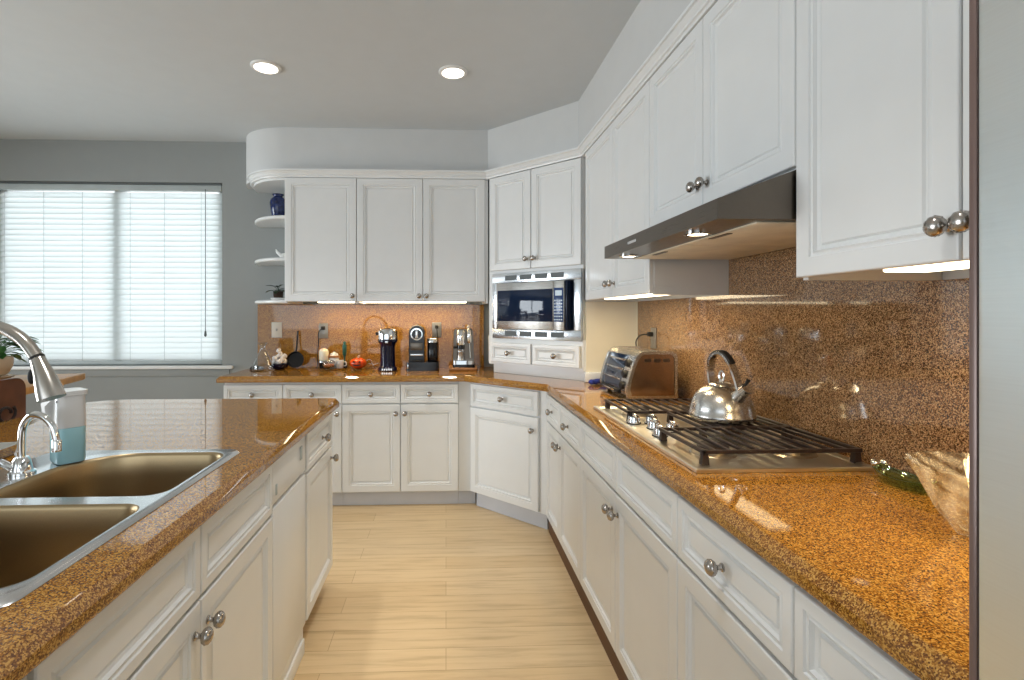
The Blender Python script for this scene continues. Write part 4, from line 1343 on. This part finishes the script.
# ------------------------------------------------------------------ things on the corner shelves
t = thing('blue_vase', 'dark blue glazed vase on the top corner shelf', 'vase', (-1.262, 3.86, UB + 0.6265))
MB().lathe([(0.038, 0), (0.042, 0.004), (0.054, 0.08), (0.060, 0.13), (0.054, 0.160), (0.034, 0.176), (0.032, 0.182), (0.044, 0.196), (0.038, 0.196), (0.026, 0.180), (0.01, 0.176)], seg=32).build('vase', 'bluevase', t, smooth=60)
t = thing('bird_figurine', 'small white bird figurine on the middle corner shelf', 'figurine', (-1.215, 3.86, UB + 0.3265), 20)
MB().ball((0, 0, 0.032), 0.028, 16, (1.3, 0.8, 0.9)).lathe([(0.024, 0), (0.018, 0.008), (0.012, 0.016)], seg=16).tube([(0.020, 0, 0.040), (0.030, 0, 0.060), (0.030, 0, 0.074)], [0.016, 0.011, 0.009], 10).ball((0.032, 0, 0.082), 0.013, 12).build('body', 'white', t, smooth=60)
MB().tube([(-0.025, 0, 0.038), (-0.052, 0, 0.062), (-0.060, 0, 0.082)], [0.014, 0.010, 0.004], 8).build('tail', 'white', t)
MB().tube([(0.043, 0, 0.082), (0.055, 0, 0.080)], [0.004, 0.001], 6).build('beak', 'outlet', t)


def foliage(n, R, h, L_, wd, seed, droop=0.5):
    rnd = random.Random(seed)
    b = MB()
    for i in range(n):
        a = rnd.uniform(0, 2 * PI)
        el = rnd.uniform(0.1, 1.2)
        ln = L_ * rnd.uniform(0.7, 1.15)
        d = Vector((math.cos(a) * math.cos(el), math.sin(a) * math.cos(el), math.sin(el)))
        p0 = Vector((0, 0, h))
        tip = p0 + d * R * rnd.uniform(0.5, 1.0)
        b.tube([p0, p0.lerp(tip, 0.5) + Vector((0, 0, 0.01)), tip], 0.0018, 5)
        side = Vector((-math.sin(a), math.cos(a), 0)).normalized()
        fw = Vector((math.cos(a), math.sin(a), 0)) * math.cos(el * 0.6) + Vector((0, 0, math.sin(el * 0.6) - droop))
        fw.normalize()
        nm = fw.cross(side).normalized()
        up, lo = [], []
        for k in range(6):
            s_ = k / 5
            ww = wd * math.sin(PI * min(0.98, 0.06 + 0.92 * s_)) ** 0.8
            c = tip + fw * ln * s_ - Vector((0, 0, droop * ln * 0.5 * s_ * s_))
            up.append([c - side * ww + nm * ww * 0.25, c, c + side * ww + nm * ww * 0.25])
        b.loft([[*r] for r in up], False, False, closed=False)
    return b
t = thing('shelf_plant', 'small dark-leaved plant in a white saucer pot on the lowest corner shelf', 'plant', (-1.255, 3.84, UB + 0.0245))
MB().lathe([(0.045, 0), (0.050, 0.004), (0.056, 0.020), (0.052, 0.020), (0.046, 0.008), (0.01, 0.006)], seg=24).build('saucer', 'white', t, smooth=50)
MB().lathe([(0.026, 0.0065), (0.032, 0.012), (0.036, 0.070), (0.032, 0.070), (0.030, 0.060), (0.005, 0.060)], seg=20).build('pot', 'soil', t, smooth=50)
foliage(11, 0.055, 0.062, 0.065, 0.018, 5, 0.35).build('foliage', 'leafdark', t, smooth=60)

# ------------------------------------------------------------------ things on the right worktop
t = thing('leaf_dish', 'small green glass leaf-shaped dish behind the glass bowl', 'dish', (1.100, 1.175, Z0), 92)
n_ = 20
def leafring(k, z, lift):
    out_ = []
    for i in range(n_):
        a = 2 * PI * i / n_
        x = 0.084 * math.cos(a) * k
        y = 0.040 * math.sin(a) * k * (1 - 0.25 * math.cos(a))
        out_.append((x, y, z + lift * (abs(math.cos(a)) ** 2)))
    return out_
MB().loft([leafring(0.5, 0.0, 0), leafring(0.75, 0.002, 0.002), leafring(1.0, 0.022, 0.010), leafring(0.95, 0.024, 0.010), leafring(0.70, 0.008, 0.002), leafring(0.3, 0.006, 0)]).build('dish', 'greenglass', t, smooth=60)
MB().ball((0.078, 0, 0.034), 0.010, 10).ball((0.062, 0.014, 0.036), 0.009, 10).ball((0.066, -0.014, 0.036), 0.009, 10).build('silver_tip', 'chrome', t)
t = thing('glass_bowl', 'large clear swirled glass bowl partly hidden by the refrigerator', 'bowl', (1.000, 0.900, Z0))
loops = []
pr = [(0.040, 0.0), (0.044, 0.004), (0.066, 0.038), (0.092, 0.090), (0.112, 0.128), (0.109, 0.129), (0.088, 0.090), (0.061, 0.040), (0.036, 0.010), (0.005, 0.009)]
for r, z in pr:
    l = []
    for k in range(64):
        th = 2 * PI * k / 64
        q = r * (1 + 0.035 * math.cos(16 * (th + 5 * z)) * min(1, z / 0.03))
        l.append((q * math.cos(th), q * math.sin(th), z))
    loops.append(l)
MB().loft(loops).build('bowl', 'amberglass', t, smooth=60)

# ------------------------------------------------------------------ left side: tray, stool, table, plant
t = thing('metal_tray', 'small silver rectangular tray standing behind the chrome water faucet', 'tray', (-1.36, 1.42, CT + 0.001), 8)
MB().loft([[(x * k, y * k, z) for x, y in rrect(-0.11, 0.11, -0.14, 0.14, 0.02, 4)] for k, z in ((0.92, 0.0), (1.0, 0.030), (0.985, 0.030), (0.9, 0.005))]).build('tray', 'chrome', t, smooth=50)
for s_ in (-1, 1):
    MB().tube([(0.035 * math.cos(a), 0.138 * s_ + 0.0 * a, 0.030 + 0.032 * math.sin(a)) for a in [PI * k / 10 for k in range(11)]], 0.005, 8).build('loop_handle', 'mattblack', t)

t = thing('bar_stool', 'brown wooden bar stool with scrolled iron frame beyond the island', 'stool', (-1.67, 2.065, 0))
# seat faces the island (+x)
MB().loft([[(x * k, y * k, z) for x, y in rrect(-0.20, 0.18, -0.20, 0.20, 0.06, 5)] for k, z in ((0.96, 0.60), (1, 0.612), (1, 0.640), (0.94, 0.656))]).build('seat', 'woodbrown', t, smooth=50)
b = MB()
b.loft([[(x, y, z) for y, z in rrect(-0.225, 0.225, 0.80, 1.045, (0.02, 0.02, 0.05, 0.05), 5)] for x in (-0.195, -0.168)])
b.build('backrest', 'woodbrown', t, smooth=40)
for s_ in (-1, 1):
    MB().tube([(-0.18, 0.19 * s_, 0.60), (-0.185, 0.195 * s_, 0.80)], 0.010, 8).build('back_post', 'iron', t)
    for x in (-1, 1):
        MB().tube([(0.15 * x - 0.01, 0.16 * s_, 0.600), (0.20 * x - 0.01, 0.20 * s_, 0.0)], [0.012, 0.010], 8).build('leg', 'iron', t)
    sc_ = [(-0.150 + 0.0006 * k, 0.10 * s_ + s_ * (0.028 + 0.001 * k) * math.cos(0.5 * k), 0.905 + (0.024 + 0.001 * k) * math.sin(0.5 * k)) for k in range(15)]
    MB().tube(sc_, 0.006, 8).build('scroll', 'iron', t)
MB().tube([(0.16, -0.175, 0.25), (0.16, 0.175, 0.25)], 0.008, 8).tube([(-0.19, -0.175, 0.25), (-0.19, 0.175, 0.25)], 0.008, 8).build('foot_rail', 'iron', t)

t = thing('dining_table', 'tan wooden counter-height table under the window blind', 'table', (-2.87, 3.10, 0), 13)
MB().box(-0.50, 0.50, -0.42, 0.36, 0.875, 0.918, 0.006).build('tabletop', 'woodtan', t)
for sx in (-1, 1):
    for sy in (-0.36, 0.28):
        MB().box(sx * 0.36 - 0.025, sx * 0.36 + 0.025, sy, sy + 0.05, 0.0, 0.874, 0.004).build('leg', 'woodtan', t)
t = thing('potted_plant', 'green leafy plant in a beige bowl pot in front of the blind', 'plant', (-2.79, 3.20, 0.9195))
MB().lathe([(0.080, 0), (0.115, 0.010), (0.125, 0.020), (0.115, 0.022), (0.02, 0.012)], seg=32).build('saucer', 'pot', t, smooth=50)
MB().lathe([(0.075, 0.0225), (0.092, 0.034), (0.114, 0.080), (0.118, 0.125), (0.112, 0.140), (0.106, 0.132), (0.02, 0.128)], seg=32).build('pot', 'pot', t, smooth=50)
foliage(60, 0.20, 0.125, 0.095, 0.030, 11, 0.45).build('foliage', 'leaf', t, smooth=60)
